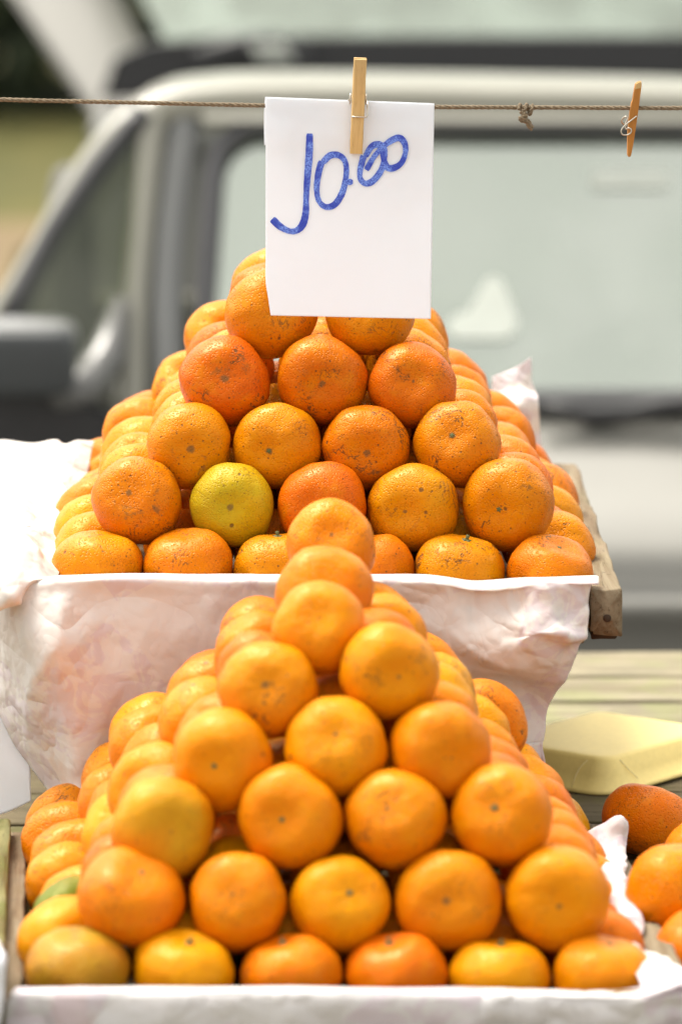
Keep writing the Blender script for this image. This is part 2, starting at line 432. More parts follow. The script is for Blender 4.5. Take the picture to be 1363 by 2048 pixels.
# dark hedge far behind, leaf faces through its volume
def leaf_cluster(name, n, fn, size, mat, parent=None, seed=1):
    rr = random.Random(seed); V = []; F = []
    for i in range(n):
        p = fn(rr); a = Euler((rr.uniform(0, 6), rr.uniform(0, 6), rr.uniform(0, 6))).to_matrix(); s = size * rr.uniform(.6, 1.3); o = len(V)
        for q in ((-.5, 0, 0), (0, -.28, .05), (.5, 0, 0), (0, .28, .05)): V.append(p + a @ (Vector(q) * s))
        F.append((o, o + 1, o + 2, o + 3))
    return link(name, mesh(name, V, F, False), mat, parent)
def mat_leaf(name, a, b):
    t = NT(name); n = t.noise(t.tc(), 1.5, 4, .6)
    t.P(Base_Color=t.mix(t.ramp(n.outputs['Fac'], .35, .65), a, b), Roughness=.6)
    return t.m
M['leaf'] = mat_leaf('dark_hedge_leaves', (.014, .024, .008), (.032, .045, .012))
M['bark'] = mat_simple('tree_bark', (.06, .045, .03), .9)
hd = empty('hedge', (-3, 22.5, -.15)); tag(hd, 'dark green hedge on the grass far behind the parked cars', 'hedge')
def hf(r):
    x = r.uniform(-16, 16); z = r.random() ** .8 * (3.4 + .3 * math.sin(x * 2.1)) - .15; y = 22.2 + r.uniform(0, 2.0) + .25 * math.sin(x * 1.3 + z)
    return Vector((x, y, z))
put(tag(leaf_cluster('foliage', 60000, hf, .26, M['leaf']), kind='stuff'), hd)
for i in range(9):
    x = -14 + i * 3.4
    v, f = tube([(x, 23.2, -.16), (x + .1, 23.3, 1.0), (x - .05, 23.3, 2.0)], [.10, .07, .04], 7)
    put(link('trunk', mesh('trunk', v, f), M['bark']), hd)

# ------------------------------------------------------------------ rear silver van (far, blurred)
VY = 9.4
van = empty('parked_van', W(900, -400, VY + 1) * 1.0); van.location.z = -.15
tag(van, 'silver grey van with a wide pale windscreen, parked behind the cream car', 'van')
def profile_sweep(name, prof, x0, x1, mat, parent, nx=2, smooth=True):
    """prof: list of (y,z) in world; sweep along X"""
    V = []; F = []; m = len(prof)
    for i in range(nx):
        x = x0 + (x1 - x0) * i / (nx - 1)
        V += [(x, y, z) for (y, z) in prof]
    for i in range(nx - 1):
        for j in range(m - 1): F.append((i * m + j, i * m + j + 1, (i + 1) * m + j + 1, (i + 1) * m + j))
    me = mesh(name, V, F, smooth)
    bm = bmesh.new(); bm.from_mesh(me); bmesh.ops.solidify(bm, geom=bm.faces[:], thickness=.02); bm.to_mesh(me); bm.free()
    o = link(name, me, mat); put(o, parent); return o
def prism(name, poly_px, Y0, Y1, mat, parent, ytop=None, bevel=.01):
    """outline in photo coordinates at distance Y0 (optionally leaning with height), given real thickness"""
    bm = bmesh.new()
    ymin = min(p[1] for p in poly_px); ymax = max(p[1] for p in poly_px)
    def yy(py): return Y0 if ytop is None else Y0 + (ytop - Y0) * (ymax - py) / (ymax - ymin)
    P = [W(px, py, yy(py)) for px, py in poly_px]
    a = [bm.verts.new(p) for p in P]; b = [bm.verts.new(p + Vector((0, Y1 - Y0, 0))) for p in P]
    n = len(P)
    bm.faces.new(a); bm.faces.new(b[::-1])
    for i in range(n): bm.faces.new((a[i], b[i], b[(i + 1) % n], a[(i + 1) % n]))
    if bevel: bmesh.ops.bevel(bm, geom=[e for e in bm.edges if abs((e.verts[0].co - e.verts[1].co).y) < abs(Y1 - Y0) * .9 or ytop], offset=bevel, segments=2, affect='EDGES', clamp_overlap=True)
    o = link(name, bm_mesh(name, bm), mat); put(o, parent); return o
prism('windscreen', [(60, -420), (330, 82), (1900, 82), (1900, -420)], VY, VY + .02, M['glass_back'], van, VY + .45, .0)
prism('window_pillar', [(-40, -100), (200, 250), (380, 250), (300, 120), (190, -100)], VY + .02, VY + .12, M['panel_paint'], van, VY + .35)
prism('cowl', [(230, 118), (300, 88), (420, 76), (1900, 74), (1900, 145), (200, 200)], VY - .10, VY + .0, M['black'], van)
prism('dashboard', [(350, 20), (1900, 20), (1900, 100), (350, 100)], VY + .7, VY + .9, M['lining'], van)
prism('seat_back', [(500, -200), (900, -200), (900, 60), (500, 60)], VY + 1.2, VY + 1.35, M['lining'], van)
prism('roof', [(60, -500), (1900, -500), (1900, -440), (60, -440)], VY + .5, VY + 2.4, M['silver'], van)
prism('bonnet', [(180, 260), (1900, 190), (1900, 300), (180, 300)], VY - .55, VY - .05, M['silver'], van)
prism('body', [(180, 305), (1900, 305), (1900, 1300), (180, 1300)], VY - .5, VY + 2.4, M['silver'], van)
v, f = tube([W(395, 118, VY - .14), W(470, 92, VY - .14), W(540, 88, VY - .14), W(600, 108, VY - .14), W(608, 160, VY - .14)], .022, 8)
put(link('mirror_arm', mesh('mirror_arm', v, f), M['black']), van)
prism('mirror', [(500, 92), (570, 90), (590, 125), (520, 122)], VY - .2, VY - .15, M['lining'], van)

# ------------------------------------------------------------------ cream car seen side-on behind the stall
CY = 7.0
car = empty('parked_car', W(900, 1300, CY + .7)); car.location.z = -.15
tag(car, 'pale cream car with large rounded window parked close behind the stall', 'car')
GZ = -.15
# side panel profile from belt to sill
def zz(py, Y): return W(800, py, Y).z
prof = [(CY + .10, zz(806, CY + .1)), (CY + .02, zz(842, CY + .02)), (CY - .03, zz(905, CY - .03)), (CY - .14, zz(1000, CY - .14)),
        (CY - .22, zz(1090, CY - .22)), (CY - .245, zz(1140, CY - .245)), (CY - .235, zz(1190, CY - .235)), (CY - .27, zz(1200, CY - .27)), (CY - .275, zz(1228, CY - .275)), (CY - .24, zz(1245, CY - .24)),
        (CY - .22, zz(1330, CY - .22)), (CY - .19, GZ + .28), (CY - .12, GZ + .20)]
xl, xr = W(235, 900, CY).x, W(681, 900, CY).x + 2.3
profile_sweep('side_panel', prof, xl, xr, M['panel_paint'], car, 24)
# front wing (left, outside the frame mostly) darker, with wheel arch side
profile_sweep('front_wing', [(y + .004, z - .02) for y, z in prof], xl - 1.25, xl - .012, M['panel_paint'], car, 12)
far_prof = [(CY + 1.38 + (CY - y), z) for y, z in prof]
profile_sweep('far_side_panel', far_prof, xl - 1.25, xr, M['cream'], car, 6)
# roof: rounded outline rising from the front pillar
roof_px = [(-30, 640), (30, 545), (100, 430), (200, 290), (300, 205), (420, 180), (600, 175), (1000, 180), (1500, 192), (2300, 235), (2900, 330)]
edge = catmull([Vector((a, b, 0)) for a, b in roof_px], 60)
def lean(py): return CY + .06 + .20 * max(0, min(1, (800 - py) / 650))
near = [W(p.x, p.y, lean(p.y)) for p in edge]
V = []; F = []
nc = 10
for i, p in enumerate(near):
    for k in range(nc):
        t_ = k / (nc - 1)
        up = .035 * math.sin(math.pi * t_) * min(1, i / 14) - .095 * t_ * min(1, i / 14)
        wd = (.98 if i > 14 else .98)
        V.append((p.x + .0, p.y + wd * t_, p.z + up))
for i in range(len(near) - 1):
    for k in range(nc - 1): F.append((i * nc + k, (i + 1) * nc + k, (i + 1) * nc + k + 1, i * nc + k + 1))
# only the roof proper (right of the raked pillar) is solid, the raked part is the windscreen opening
cut = 20
V2 = V[cut * nc:]; F2 = [tuple(a - cut * nc for a in q) for q in F if min(q) >= cut * nc]
me = mesh('roof', V2, F2)
bm = bmesh.new(); bm.from_mesh(me); bmesh.ops.solidify(bm, geom=bm.faces[:], thickness=.02); bm.to_mesh(me); bm.free()
put(link('roof', me, M['cream']), car)
wsV = V[:(cut + 1) * nc]; wsF = [q for q in F if max(q) < (cut + 1) * nc]
put(link('windscreen', mesh('windscreen', wsV, wsF), M['glass_door']), car)
# roof rail: near and far
rail = [p + Vector((0, -.004, -.018)) for p in near]
v, f = tube(rail, [.013 + .017 * min(1, max(0, (i - 10) / 10)) for i in range(len(rail))], 10)
put(link('roof_rail', mesh('roof_rail', v, f), M['cream']), car)
v, f = tube([p + Vector((0, .97, -.018 - .095)) for p in near], .030, 8)
put(link('roof_rail', mesh('roof_rail', v, f), M['cream']), car)
# dark seal under the rail (door glass)
seal_px = [(20, 660), (48, 585), (110, 465), (195, 340), (262, 255), (290, 226)]
v, f = tube([W(a, b, lean(b) - .02) for a, b in seal_px], .019, 8)
put(link('window_seal', mesh('window_seal', v, f), M['black']), car)
prism('door_glass', [(30, 650), (60, 570), (120, 455), (205, 330), (272, 240), (262, 450), (240, 650), (190, 730), (140, 735), (30, 735)], CY + .04, CY + .046, M['glass_door'], car, CY + .20, 0)
# light pillar between the windows
def strip(name, ctr, wid, mat, dy=0, thick=.03):
    V = []; F = []
    C = catmull([Vector((a, b, 0)) for a, b in ctr], 16)
    for p in C:
        Y = lean(p.y) + dy
        l = W(p.x - wid / 2, p.y, Y); r_ = W(p.x + wid / 2, p.y, Y); m_ = (l + r_) / 2 + Vector((0, -.012, 0))
        V += [l, m_, r_, r_ + Vector((0, thick, 0)), l + Vector((0, thick, 0))]
    for i in range(len(C) - 1):
        for k in range(5):
            F.append((i * 5 + k, i * 5 + (k + 1) % 5, (i + 1) * 5 + (k + 1) % 5, (i + 1) * 5 + k))
    F.append((4, 3, 2, 1, 0)); F.append(tuple(len(V) - 5 + k for k in range(5)))
    bm = bmesh.new(); vs = [bm.verts.new(p) for p in V]
    for q in F: bm.faces.new([vs[i] for i in q])
    o = link(name, bm_mesh(name, bm, True), mat); put(o, car); return o
strip('window_pillar', [(305, 200), (288, 350), (272, 500), (262, 650), (258, 850)], 62, M['cream'], -.02)
strip('pillar_shade_seal', [(372, 225), (350, 350), (334, 500), (330, 650), (335, 850)], 74, M['silver'], -.005)  # grey strip paints in the pillar's shade together with the window seal
# second fruit: big window with rounded corners
def rrect(x0, y0, x1, y1, r, n=6):
    P = []
    for cx, cy, a0 in ((x1 - r, y0 + r, -90), (x1 - r, y1 - r, 0), (x0 + r, y1 - r, 90), (x0 + r, y0 + r, 180)):
        for k in range(n + 1):
            a = math.radians(a0 + 90 * k / n); P.append((cx + r * math.cos(a), cy + r * math.sin(a)))
    return P
gl = rrect(396, 252, 2250, 800, 90)
gl = [(x + (40 * (800 - y) / 560 if x < 700 else 0), y) for x, y in gl]
prism('window_glass', gl, CY + .07, CY + .076, M['glass_big'], car, CY + .25, 0)
v, f = tube([W(x, y, lean(y) - .002) for x, y in gl], .016, 8, closed=True)
put(link('window_rubber', mesh('window_rubber', v, f), M['rubber']), car)
prism('window_header', [(400, 176), (2250, 215), (2250, 250), (400, 246)], CY + .20, CY + .24, M['cream'], car, CY + .25, .004)
# dark strip with wiper along the base of the window
wp = [(1080, 812), (1140, 822), (1180, 832), (1260, 826), (1330, 812), (1420, 806), (1900, 790)]
v, f = tube([W(a, b, CY - .0) for a, b in wp], [.008, .011, .016, .013, .015, .012, .008], 8)
put(link('wiper', mesh('wiper', v, f), M['black']), car)
v, f = tube([W(a, b, CY + .03) for a, b in ((400, 812), (900, 812), (1400, 808), (2200, 800))], .012, 8)
put(link('window_strip', mesh('window_strip', v, f), M['black']), car)
# mirror: rounded housing, its lit top put in as a paler piece, dark face, on a grey foot
def superbox(cx, cy, cz, ax, ay, az, e=.35, nu=28, nv=16):
    V = []; F = []
    sg = lambda w, m: math.copysign(abs(w) ** m, w)
    for j in range(nv + 1):
        v_ = -math.pi / 2 + math.pi * j / nv
        for i in range(nu):
            u_ = 2 * math.pi * i / nu
            V.append(Vector((cx + ax * sg(math.cos(v_), e) * sg(math.cos(u_), e), cy + ay * sg(math.cos(v_), e) * sg(math.sin(u_), e), cz + az * sg(math.sin(v_), e))))
    for j in range(nv):
        for i in range(nu): F.append((j * nu + i, j * nu + (i + 1) % nu, (j + 1) * nu + (i + 1) % nu, (j + 1) * nu + i))
    return V, F
mc = W(40, 720, CY - .12)
v, f = superbox(mc.x, mc.y, mc.z, .080, .05, .048)
put(link('mirror_housing', mesh('mirror_housing', v, f), mat_simple('dark_grey_mirror_plastic', (.045, .05, .052), .45)), car)
v, f = superbox(mc.x, mc.y + .012, mc.z + .030, .081, .05, .027, .5)
put(link('mirror_lit_top', mesh('mirror_lit_top', v, f), M['silver']), car)
v, f = tube([W(120, 790, CY - .1), W(170, 775, CY - .02), W(215, 715, CY + .03), W(245, 600, CY + .08)], [.02, .03, .03, .012], 10)
put(link('mirror_foot', mesh('mirror_foot', v, f), mat_paint('mirror_foot_grey', (.12, .12, .115))), car)
# black panel below the mirror
prism('black_panel', [(-500, 745), (60, 765), (150, 800), (225, 830), (240, 1010), (-500, 1010)], CY - .06, CY - .0, M['black'], car)
# interior: seats, head rests, far windows' frame
for (x0, x1, y0, y1, Y) in ((95, 190, 330, 900, 7.75), (560, 780, 420, 900, 7.7), (1010, 1260, 560, 900, 7.7), (1500, 1750, 500, 900, 7.8)):
    a = W(x0, y1, Y); b = W(x1, y0, Y)
    v, f = superbox((a.x + b.x) / 2, Y, (a.z + b.z) / 2, abs(b.x - a.x) / 2, .07, abs(b.z - a.z) / 2, .6)
    put(link('seat', mesh('seat', v, f), M['seat']), car)
a = W(800, 1000, CY + .3)
bm = bmesh.new(); box_bm(bm, xl - .1, xr, CY + .12, CY + 1.25, a.z - .35, a.z - .05)
put(link('floor_pan', bm_mesh('floor_pan', bm), M['lining']), car)
# bright reflections painted as pale patches just outside the big window
def reflection_patch(poly):
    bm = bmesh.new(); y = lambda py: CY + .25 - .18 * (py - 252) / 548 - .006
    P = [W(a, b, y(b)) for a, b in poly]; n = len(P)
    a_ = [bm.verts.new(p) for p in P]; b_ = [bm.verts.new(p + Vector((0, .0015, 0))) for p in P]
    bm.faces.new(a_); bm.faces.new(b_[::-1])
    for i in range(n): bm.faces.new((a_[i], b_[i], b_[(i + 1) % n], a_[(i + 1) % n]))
    o = link('window_reflection', bm_mesh('window_reflection', bm), M['reflection_patch']); put(o, car)
M['reflection_patch'] = mat_simple('pale_window_reflection', (.66, .70, .63), .5)
reflection_patch(rrect(1180, 338, 1338, 376, 14))
reflection_patch([(893, 650), (905, 632), (935, 622), (955, 590), (968, 562), (985, 552), (1002, 562), (1018, 600), (1034, 640), (1030, 665), (1005, 678), (915, 678), (897, 668)])
# wheels
for wx in (xl - .55, xl + 2.05):
    for wy in (CY - .10, CY + 1.42):
        o = empty('wheel', (wx, wy, GZ + .29)); put(o, car)
        bm = bmesh.new(); bmesh.ops.create_cone(bm, cap_ends=True, segments=32, radius1=.29, radius2=.29, depth=.18)
        bmesh.ops.bevel(bm, geom=[e for e in bm.edges if len(e.link_faces) == 2 and any(len(q.verts) > 4 for q in e.link_faces)], offset=.03, segments=3, affect='EDGES')
        bmesh.ops.rotate(bm, verts=bm.verts[:], matrix=Matrix.Rotation(math.pi / 2, 3, 'X'))
        bmesh.ops.translate(bm, verts=bm.verts[:], vec=(wx, wy, GZ + .29))
        c1 = link('tyre', bm_mesh('tyre', bm), M['tyre']); c1.parent = o; c1.matrix_parent_inverse = Matrix.Translation(-Vector((wx, wy, GZ + .29)))
        bm = bmesh.new(); bmesh.ops.create_cone(bm, cap_ends=True, segments=24, radius1=.17, radius2=.15, depth=.19)
        bmesh.ops.rotate(bm, verts=bm.verts[:], matrix=Matrix.Rotation(math.pi / 2, 3, 'X'))
        bmesh.ops.translate(bm, verts=bm.verts[:], vec=(wx, wy, GZ + .29))
        c2 = link('rim', bm_mesh('rim', bm), M['rim']); c2.parent = o; c2.matrix_parent_inverse = Matrix.Translation(-Vector((wx, wy, GZ + .29)))

# ------------------------------------------------------------------ market table
TZ = .74
table = empty('market_table', (0, 4.1, 0)); tag(table, 'weathered plank market table carrying the fruit trays', 'table')
ye = [4.945, 4.815, 4.69, 4.565, 4.435, 4.29, 4.165, 4.04, 3.91, 3.785, 3.66, 3.535, 3.41, 3.28]
for i in range(len(ye) - 1):
    y1, y0 = ye[i], ye[i + 1]; w = (y1 - y0) - .008 - R.uniform(0, .004)
    me = rough_board('plank', 3.0, w, .024, i * 13.7, 160, .0011, .003)
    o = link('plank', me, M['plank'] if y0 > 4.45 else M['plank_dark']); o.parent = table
    # board runs along its own Y; make it run across the stall
    for vert in me.vertices: vert.co = (vert.co.y, -vert.co.x, vert.co.z)
    o.location = (0, (y0 + y1) / 2 - 4.1, TZ - .012 - R.uniform(0, .0015)); o.rotation_euler = (R.uniform(-.006, .006), 0, R.uniform(-.001, .001))
for sx in (-1.3, 1.3):
    for y in (3.4, 4.82):
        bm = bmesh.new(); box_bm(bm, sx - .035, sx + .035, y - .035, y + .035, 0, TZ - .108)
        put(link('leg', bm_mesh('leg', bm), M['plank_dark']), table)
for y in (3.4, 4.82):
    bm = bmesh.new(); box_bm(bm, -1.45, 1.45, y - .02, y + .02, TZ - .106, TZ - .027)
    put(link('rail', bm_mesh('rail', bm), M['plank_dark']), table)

# ------------------------------------------------------------------ trays
def make_tray(label, near_l, near_r, length, rot, tilt, bw, bh, mats, base=None, group='wooden fruit trays on the table'):
    """near_l / near_r: inner top front corners"""
    c = (near_l + near_r) / 2
    root = empty('fruit_tray', c); tag(root, label, 'tray', group)
    root.rotation_euler = (tilt, 0, rot)
    wd = (near_r - near_l).length; ob = []
    for s, m in ((-1, mats[0]), (1, mats[1])):
        me = rough_board('side_board', length, bw, bh, 5 + s * 31, 90, .0014, .0028, .0)
        o = link('side_board', me, m, root, (s * (wd / 2 + bw / 2), length / 2, -bh / 2)); ob.append(o)
    for y in (.010, length - .010):
        me = rough_board('end_board', wd - .002, .018, bh * .8, 77 + y * 100, 60, .0008, .0025)
        for vert in me.vertices: vert.co = (vert.co.y, -vert.co.x, vert.co.z)
        link('end_board', me, M['tray_wood_x'], root, (0, y, -bh * .45))
    n = 6; sw = wd / n
    me0 = rough_board('slat', length - .004, sw - .01, .007, 3, 40, .0005, .0018)
    for k in range(n):
        link('slat', me0, M['tray_wood_x'], root, (-wd / 2 + sw * (k + .5), length / 2, -bh + .0035 - .0072))
    if base is not None:
        bm = bmesh.new(); x0, x1, y0, y1, h = base; box_bm(bm, x0, x1, y0, y1, -bh - .0042 - h, -bh - .0042)
        o = link('support_box', bm_mesh('support_box', bm), M['tray_wood_x'], root)
    return root, ob
# rear (raised) tray
BY = 4.02
bl = W(103, 1183, BY); br = W(1180, 1180, BY); bl.z = br.z
TILT = math.radians(1.5)
rt, rob = make_tray('wooden fruit tray raised at the back, its right board showing', bl, br, .585, 0, TILT, .0262, .0385, (M['tray_wood'], M['tray_wood']), (-.20, .165, .06, .52, .165))
# broken splinter strip below the near end of the right board and a nail in its face
tp = rough_board('cleat', .50, .021, .006, 9, 50, .0012, .0015); link('cleat', tp, M['rust'], rt, ((br - bl).length / 2 + .0125, .262, -.0415))
bm = bmesh.new(); bmesh.ops.create_uvsphere(bm, u_segments=12, v_segments=8, radius=.0034)
for v_ in bm.verts: v_.co.y *= .45
link('nail', bm_mesh('nail', bm, True), M['rust'], rt, ((br - bl).length / 2 + .0140, -.0005, -.0240))
# front tray, turned slightly
ROT = math.radians(2.2)
FY = 3.47
fl = W(44, 1997, FY); fr = W(1335, 2000, FY); fr.z = fl.z
ft, fob = make_tray('wooden fruit tray at the front with a white paper liner', fl, fr, .54, ROT, 0, .0205, .036, (M['tray_wood'], M['tray_wood']))
# mossy neighbour tray at the left edge
nb = empty('fruit_tray', W(-2, 1985, 3.44)); tag(nb, 'mossy green edge of a neighbouring tray at the far left', 'tray', 'wooden fruit trays on the table')
me = rough_board('side_board', .56, .02, .036, 401, 60, .0012)
a = W(2, 1985, 3.44); o = link('side_board', me, M['moss_wood']); o.parent = nb; o.location = (-.018, .27, -.016); o.rotation_euler = (0, 0, ROT)
me = rough_board('end_board', .3, .018, .034, 402, 30)
for vert in me.vertices: vert.co = (vert.co.y, -vert.co.x, vert.co.z)
link('end_board', me, M['moss_wood'], nb, (-.165, .012, -.02))

# ------------------------------------------------------------------ tangerines
def fruit_mesh(k, ratio=.84, nu=56, nv=36):
    rr = random.Random(100 + k); V = []; F = []
    R0 = .0375; ph = [rr.uniform(0, 6.28) for _ in range(8)]
    lob = rr.choice((9, 10, 11)); e = rr.uniform(.80, .92); ec2 = rr.uniform(.80, .95); dent = rr.uniform(.07, .17); dent2 = rr.uniform(.05, .12)
    ec = rr.uniform(-.03, .03); off = Vector((rr.uniform(-9, 9),) * 3)
    for j in range(nv + 1):
        th = math.pi * j / nv                        # from the blossom end
        for i in range(nu):
            u = 2 * math.pi * i / nu
            s, c = math.sin(th), math.cos(th)
            rad = s ** e if s > 0 else 0
            z = math.copysign(abs(c) ** ec2, c) * ratio
            # dimples
            z -= dent * math.exp(-(th / .34) ** 2) - .0
            z += dent2 * math.exp(-((math.pi - th) / .32) ** 2)
            d = 1 + .0035 * math.cos(lob * u + ph[0]) * math.exp(-((min(th, math.pi - th) - .30) / .22) ** 2)
            d *= 1 + .018 * math.cos(2 * u + ph[1]) * s + .012 * math.cos(3 * u + ph[2]) * s
            d += ec * c
            p = Vector((rad * math.cos(u), rad * math.sin(u), z))
            n = noise.noise(p * 1.5 + off) * .06 + noise.noise(p * 3.6 + off) * .018 + noise.noise(p * 9 + off) * .0045
            V.append((p * (d + n)) * R0)
    for j in range(nv):
        for i in range(nu): F.append((j * nu + i, (j + 1) * nu + i, (j + 1) * nu + (i + 1) % nu, j * nu + (i + 1) % nu))
    me = mesh('tangerine', V, F)
    bm = bmesh.new(); bm.from_mesh(me); bmesh.ops.remove_doubles(bm, verts=bm.verts[:], dist=1e-5); bm.to_mesh(me); bm.free()
    me.polygons.foreach_set('use_smooth', [True] * len(me.polygons)); me.materials.append(M['fruit'])
    # height of the dimple floor, for the calyx
    return me, max(0.0, V[0][2])
FM = [fruit_mesh(k, (.80, .84, .88)[k % 3]) for k in range(9)]
def calyx_mesh(k):
    rr = random.Random(k); V = [(0, 0, .0009)]; n = 20
    for ring, (rad, z) in enumerate(((.0014, .0011), (.0030, .0004), (.0036, -.0006))):
        for i in range(n):
            a = 2 * math.pi * i / n; q = 1 + (.34 if ring else .05) * math.cos(5 * a + k) + rr.uniform(-.08, .08)
            V.append((rad * q * math.cos(a), rad * q * math.sin(a), z + rr.uniform(-.0001, .0002)))
    F = [(0, 1 + i, 1 + (i + 1) % n) for i in range(n)]
    for r_ in range(2):
        for i in range(n): F.append((1 + r_ * n + i, 1 + (r_ + 1) * n + i, 1 + (r_ + 1) * n + (i + 1) % n, 1 + r_ * n + (i + 1) % n))
    me = mesh('calyx', V, F); me.materials.append(M['calyx']); return me
CM = [calyx_mesh(k) for k in range(3)]
def stalk_mesh():
    v, f = tube([(0, 0, -.001), (.0002, 0, .0015), (.0008, 0, .004)], [.0019, .0014, .0016], 8)
    me = mesh('stalk', v, f); me.materials.append(M['calyx']); return me
SM = stalk_mesh()

ORD = ['first', 'second', 'third', 'fourth', 'fifth', 'sixth', 'seventh', 'eighth', 'ninth']
COLS = {'orange': (.66, .195, .0), 'deep orange': (.64, .15, .0), 'golden orange': (.67, .23, .0), 'red-orange': (.64, .12, .0),
        'yellow-orange': (.68, .275, .0), 'dull brown-orange': (.40, .15, .012), 'green-yellow': (.58, .33, .002), 'green': (.12, .17, .008), 'dark rusty orange': (.70, .155, .001)}
def fruit(pos, w, look, axis, label, group, scar=None, green=0.0, stalk=False, button=True, squash=1.0, rr=R):
    k = rr.randrange(len(FM)); me, dz = FM[k]
    o = bpy.data.objects.new('tangerine', me); col.objects.link(o)
    ax = Vector(axis).normalized(); q = ax.to_track_quat('Z', 'Y') @ Euler((0, 0, rr.uniform(0, 6.28))).to_quaternion()
    o.rotation_euler = q.to_euler(); o.location = pos
    s = w / .075; o.scale = (s, s, s * squash)
    c = COLS[look]; j = rr.uniform(.93, 1.06)
    if 'rear pile' in label and 'front row' in label: c = (c[0] * .91, c[1] * .90, c[2])          # front row of the rear pile is toned darker
    o.color = (min(1, c[0] * rr.uniform(.97, 1.04)), c[1] * j * rr.uniform(.92, 1.1), c[2], 1)
    o['scar'] = float(scar if scar is not None else rr.choice((.15, .35, .5, .7, 1.0))) + (.35 if 'rear pile' in label else .2); o['green'] = float(green)
    tag(o, label, 'tangerine', group)
    if button:
        if stalk:
            link('stalk', SM, None, o, (0, 0, dz + .0006))
            link('calyx', CM[rr.randrange(3)], None, o, (0, 0, dz + .0003))
        elif rr.random() < .35:
            b = link('calyx', CM[rr.randrange(3)], None, o, (0, 0, dz - .0001)); b.scale = (.62, .62, .7)
    return o
def rnd_axis(front, up=.28, jit=.36, rr=R):
    if front: return (rr.uniform(-jit, jit), -1, up + rr.uniform(-jit, jit))
    return (rr.uniform(-.25, .25), rr.uniform(-.25, .1), 1)

def pile(which, name, layers, y0, sy, rows, rot, tilt, group):
    rr = random.Random(5 if which == 'b' else 9)
    for L, lay in enumerate(layers):
        n = len(lay); nr = rows - L
        for c, spec in enumerate(lay):
            px, py, w, look = spec[:4]; opt = spec[4] if len(spec) > 4 else {}
            Y = y0 + L * .5 * sy
            # follow the tray's turn so the whole front face stays in the tray's own plane
            p0 = W(px, py, Y); Y += math.tan(rot) * (p0.x - .0) ; p0 = W(px, py, Y)
            dia = w / FPX * Y / math.cos(PITCH)
            for r in range(nr):
                edge_c = c in (0, n - 1)
                if not (r <= 3 or edge_c): continue
                d = Vector((-math.sin(rot), math.cos(rot), math.sin(tilt)))
                p = p0 + d * (sy * r)
                dd = dia
                if r > 0:
                    # settle towards the regular lattice with small irregularity
                    p += Vector((rr.uniform(-.0055, .0055), rr.uniform(-.009, .009), rr.uniform(-.004, .004)))
                    dd = rr.uniform(.067, .079)
                    if edge_c: p.x += rr.uniform(-.006, .004) * (1 if c == 0 else -1)
                if r == 0:
                    o = fruit(p, dd, look, opt.get('ax', rnd_axis(L > 0, rr=rr)), f"{opt.get('d', look)} tangerine, {ORD[c]} from left in front row of {ORD[L] if L else 'bottom'} layer, {name}",
                          group, opt.get('scar'), opt.get('green', 0), opt.get('stalk', L == 0), True, opt.get('sq', .97 if L == 0 else 1.0), rr)
                else:
                    lk = rr.choice(['orange', 'golden orange', 'deep orange', 'yellow-orange', 'orange'] if which == 'f' else ['golden orange', 'golden orange', 'orange', 'orange', 'deep orange'])
                    gr = 0
                    if which == 'f' and L == 0 and c == 0 and r == 2: lk = 'green'; gr = 0
                    if edge_c:
                        side = 'left' if c == 0 else 'right'
                        lab = f"{lk} tangerine on {side} flank of {name}, {ORD[L] if L else 'bottom'} layer, {ORD[r]} row back"
                        if L == len(layers) - 1 and n == 1: lab = f"{lk} tangerine on the top ridge of {name}, {ORD[r]} row back"
                    else:
                        lab = f"shaded tangerine inside {name}, {ORD[r]} row back, {ORD[c]} from left in {ORD[L] if L else 'bottom'} layer"
                    ax = rnd_axis(True, .5, .6, rr)
                    fruit(p, dd, lk, ax, lab, group, rr.choice((.2, .5, .9)), gr, False, rr.random() < .5, 1.0, rr)
O, D, G, RO, YO, BR, GY, GN, DR = 'orange', 'deep orange', 'golden orange', 'red-orange', 'yellow-orange', 'dull brown-orange', 'green-yellow', 'green', 'dark rusty orange'
back_layers = [
    [(195, 1139, 184, G, {'scar': .9, 'd': 'brown-blotched golden', 'stalk': False}), (377, 1136, 178, O, {'scar': .6, 'stalk': False}), (556, 1137, 178, G, {'scar': 1.0, 'd': 'speckled golden'}), (738, 1140, 176, O), (917, 1149, 182, G, {'scar': .9, 'd': 'golden short-stalked'}), (1100, 1146, 176, O, {'scar': .8, 'ax': (.3, -.3, 1), 'stalk': False})],
    [(275, 1003, 178, O, {'scar': 1.0, 'd': 'scratched speckled orange'}), (463, 1011, 170, GY, {'green': .55, 'scar': .3, 'd': 'olive-yellow unripe'}), (645, 1010, 176, D, {'scar': .5, 'd': 'grey-scarred deep orange'}), (826, 1016, 180, G, {'scar': .6}), (1015, 1010, 186, O, {'scar': .9, 'd': 'large speckled orange'})],
    [(377, 893, 172, G, {'scar': .8}), (553, 892, 174, G, {'scar': .4, 'd': 'smooth golden'}), (731, 895, 172, O, {'scar': 1.2, 'd': 'brown-scarred orange'}), (914, 888, 174, G, {'scar': 1.1, 'd': 'scratched golden'})],
    [(449, 764, 180, RO, {'scar': .8, 'ax': (.0, -1, .25)}), (643, 760, 178, D, {'scar': .5, 'ax': (0, -1, .0)}), (824, 771, 174, D, {'scar': .4, 'ax': (0, -1, .3)})],
    [(541, 627, 180, G, {'scar': .3}), (740, 624, 176, G, {'scar': .3})],
]
pile('b', 'rear pile', back_layers, 4.075, .0735, 7, 0, math.radians(1.5), 'tangerines of the rear pyramid')
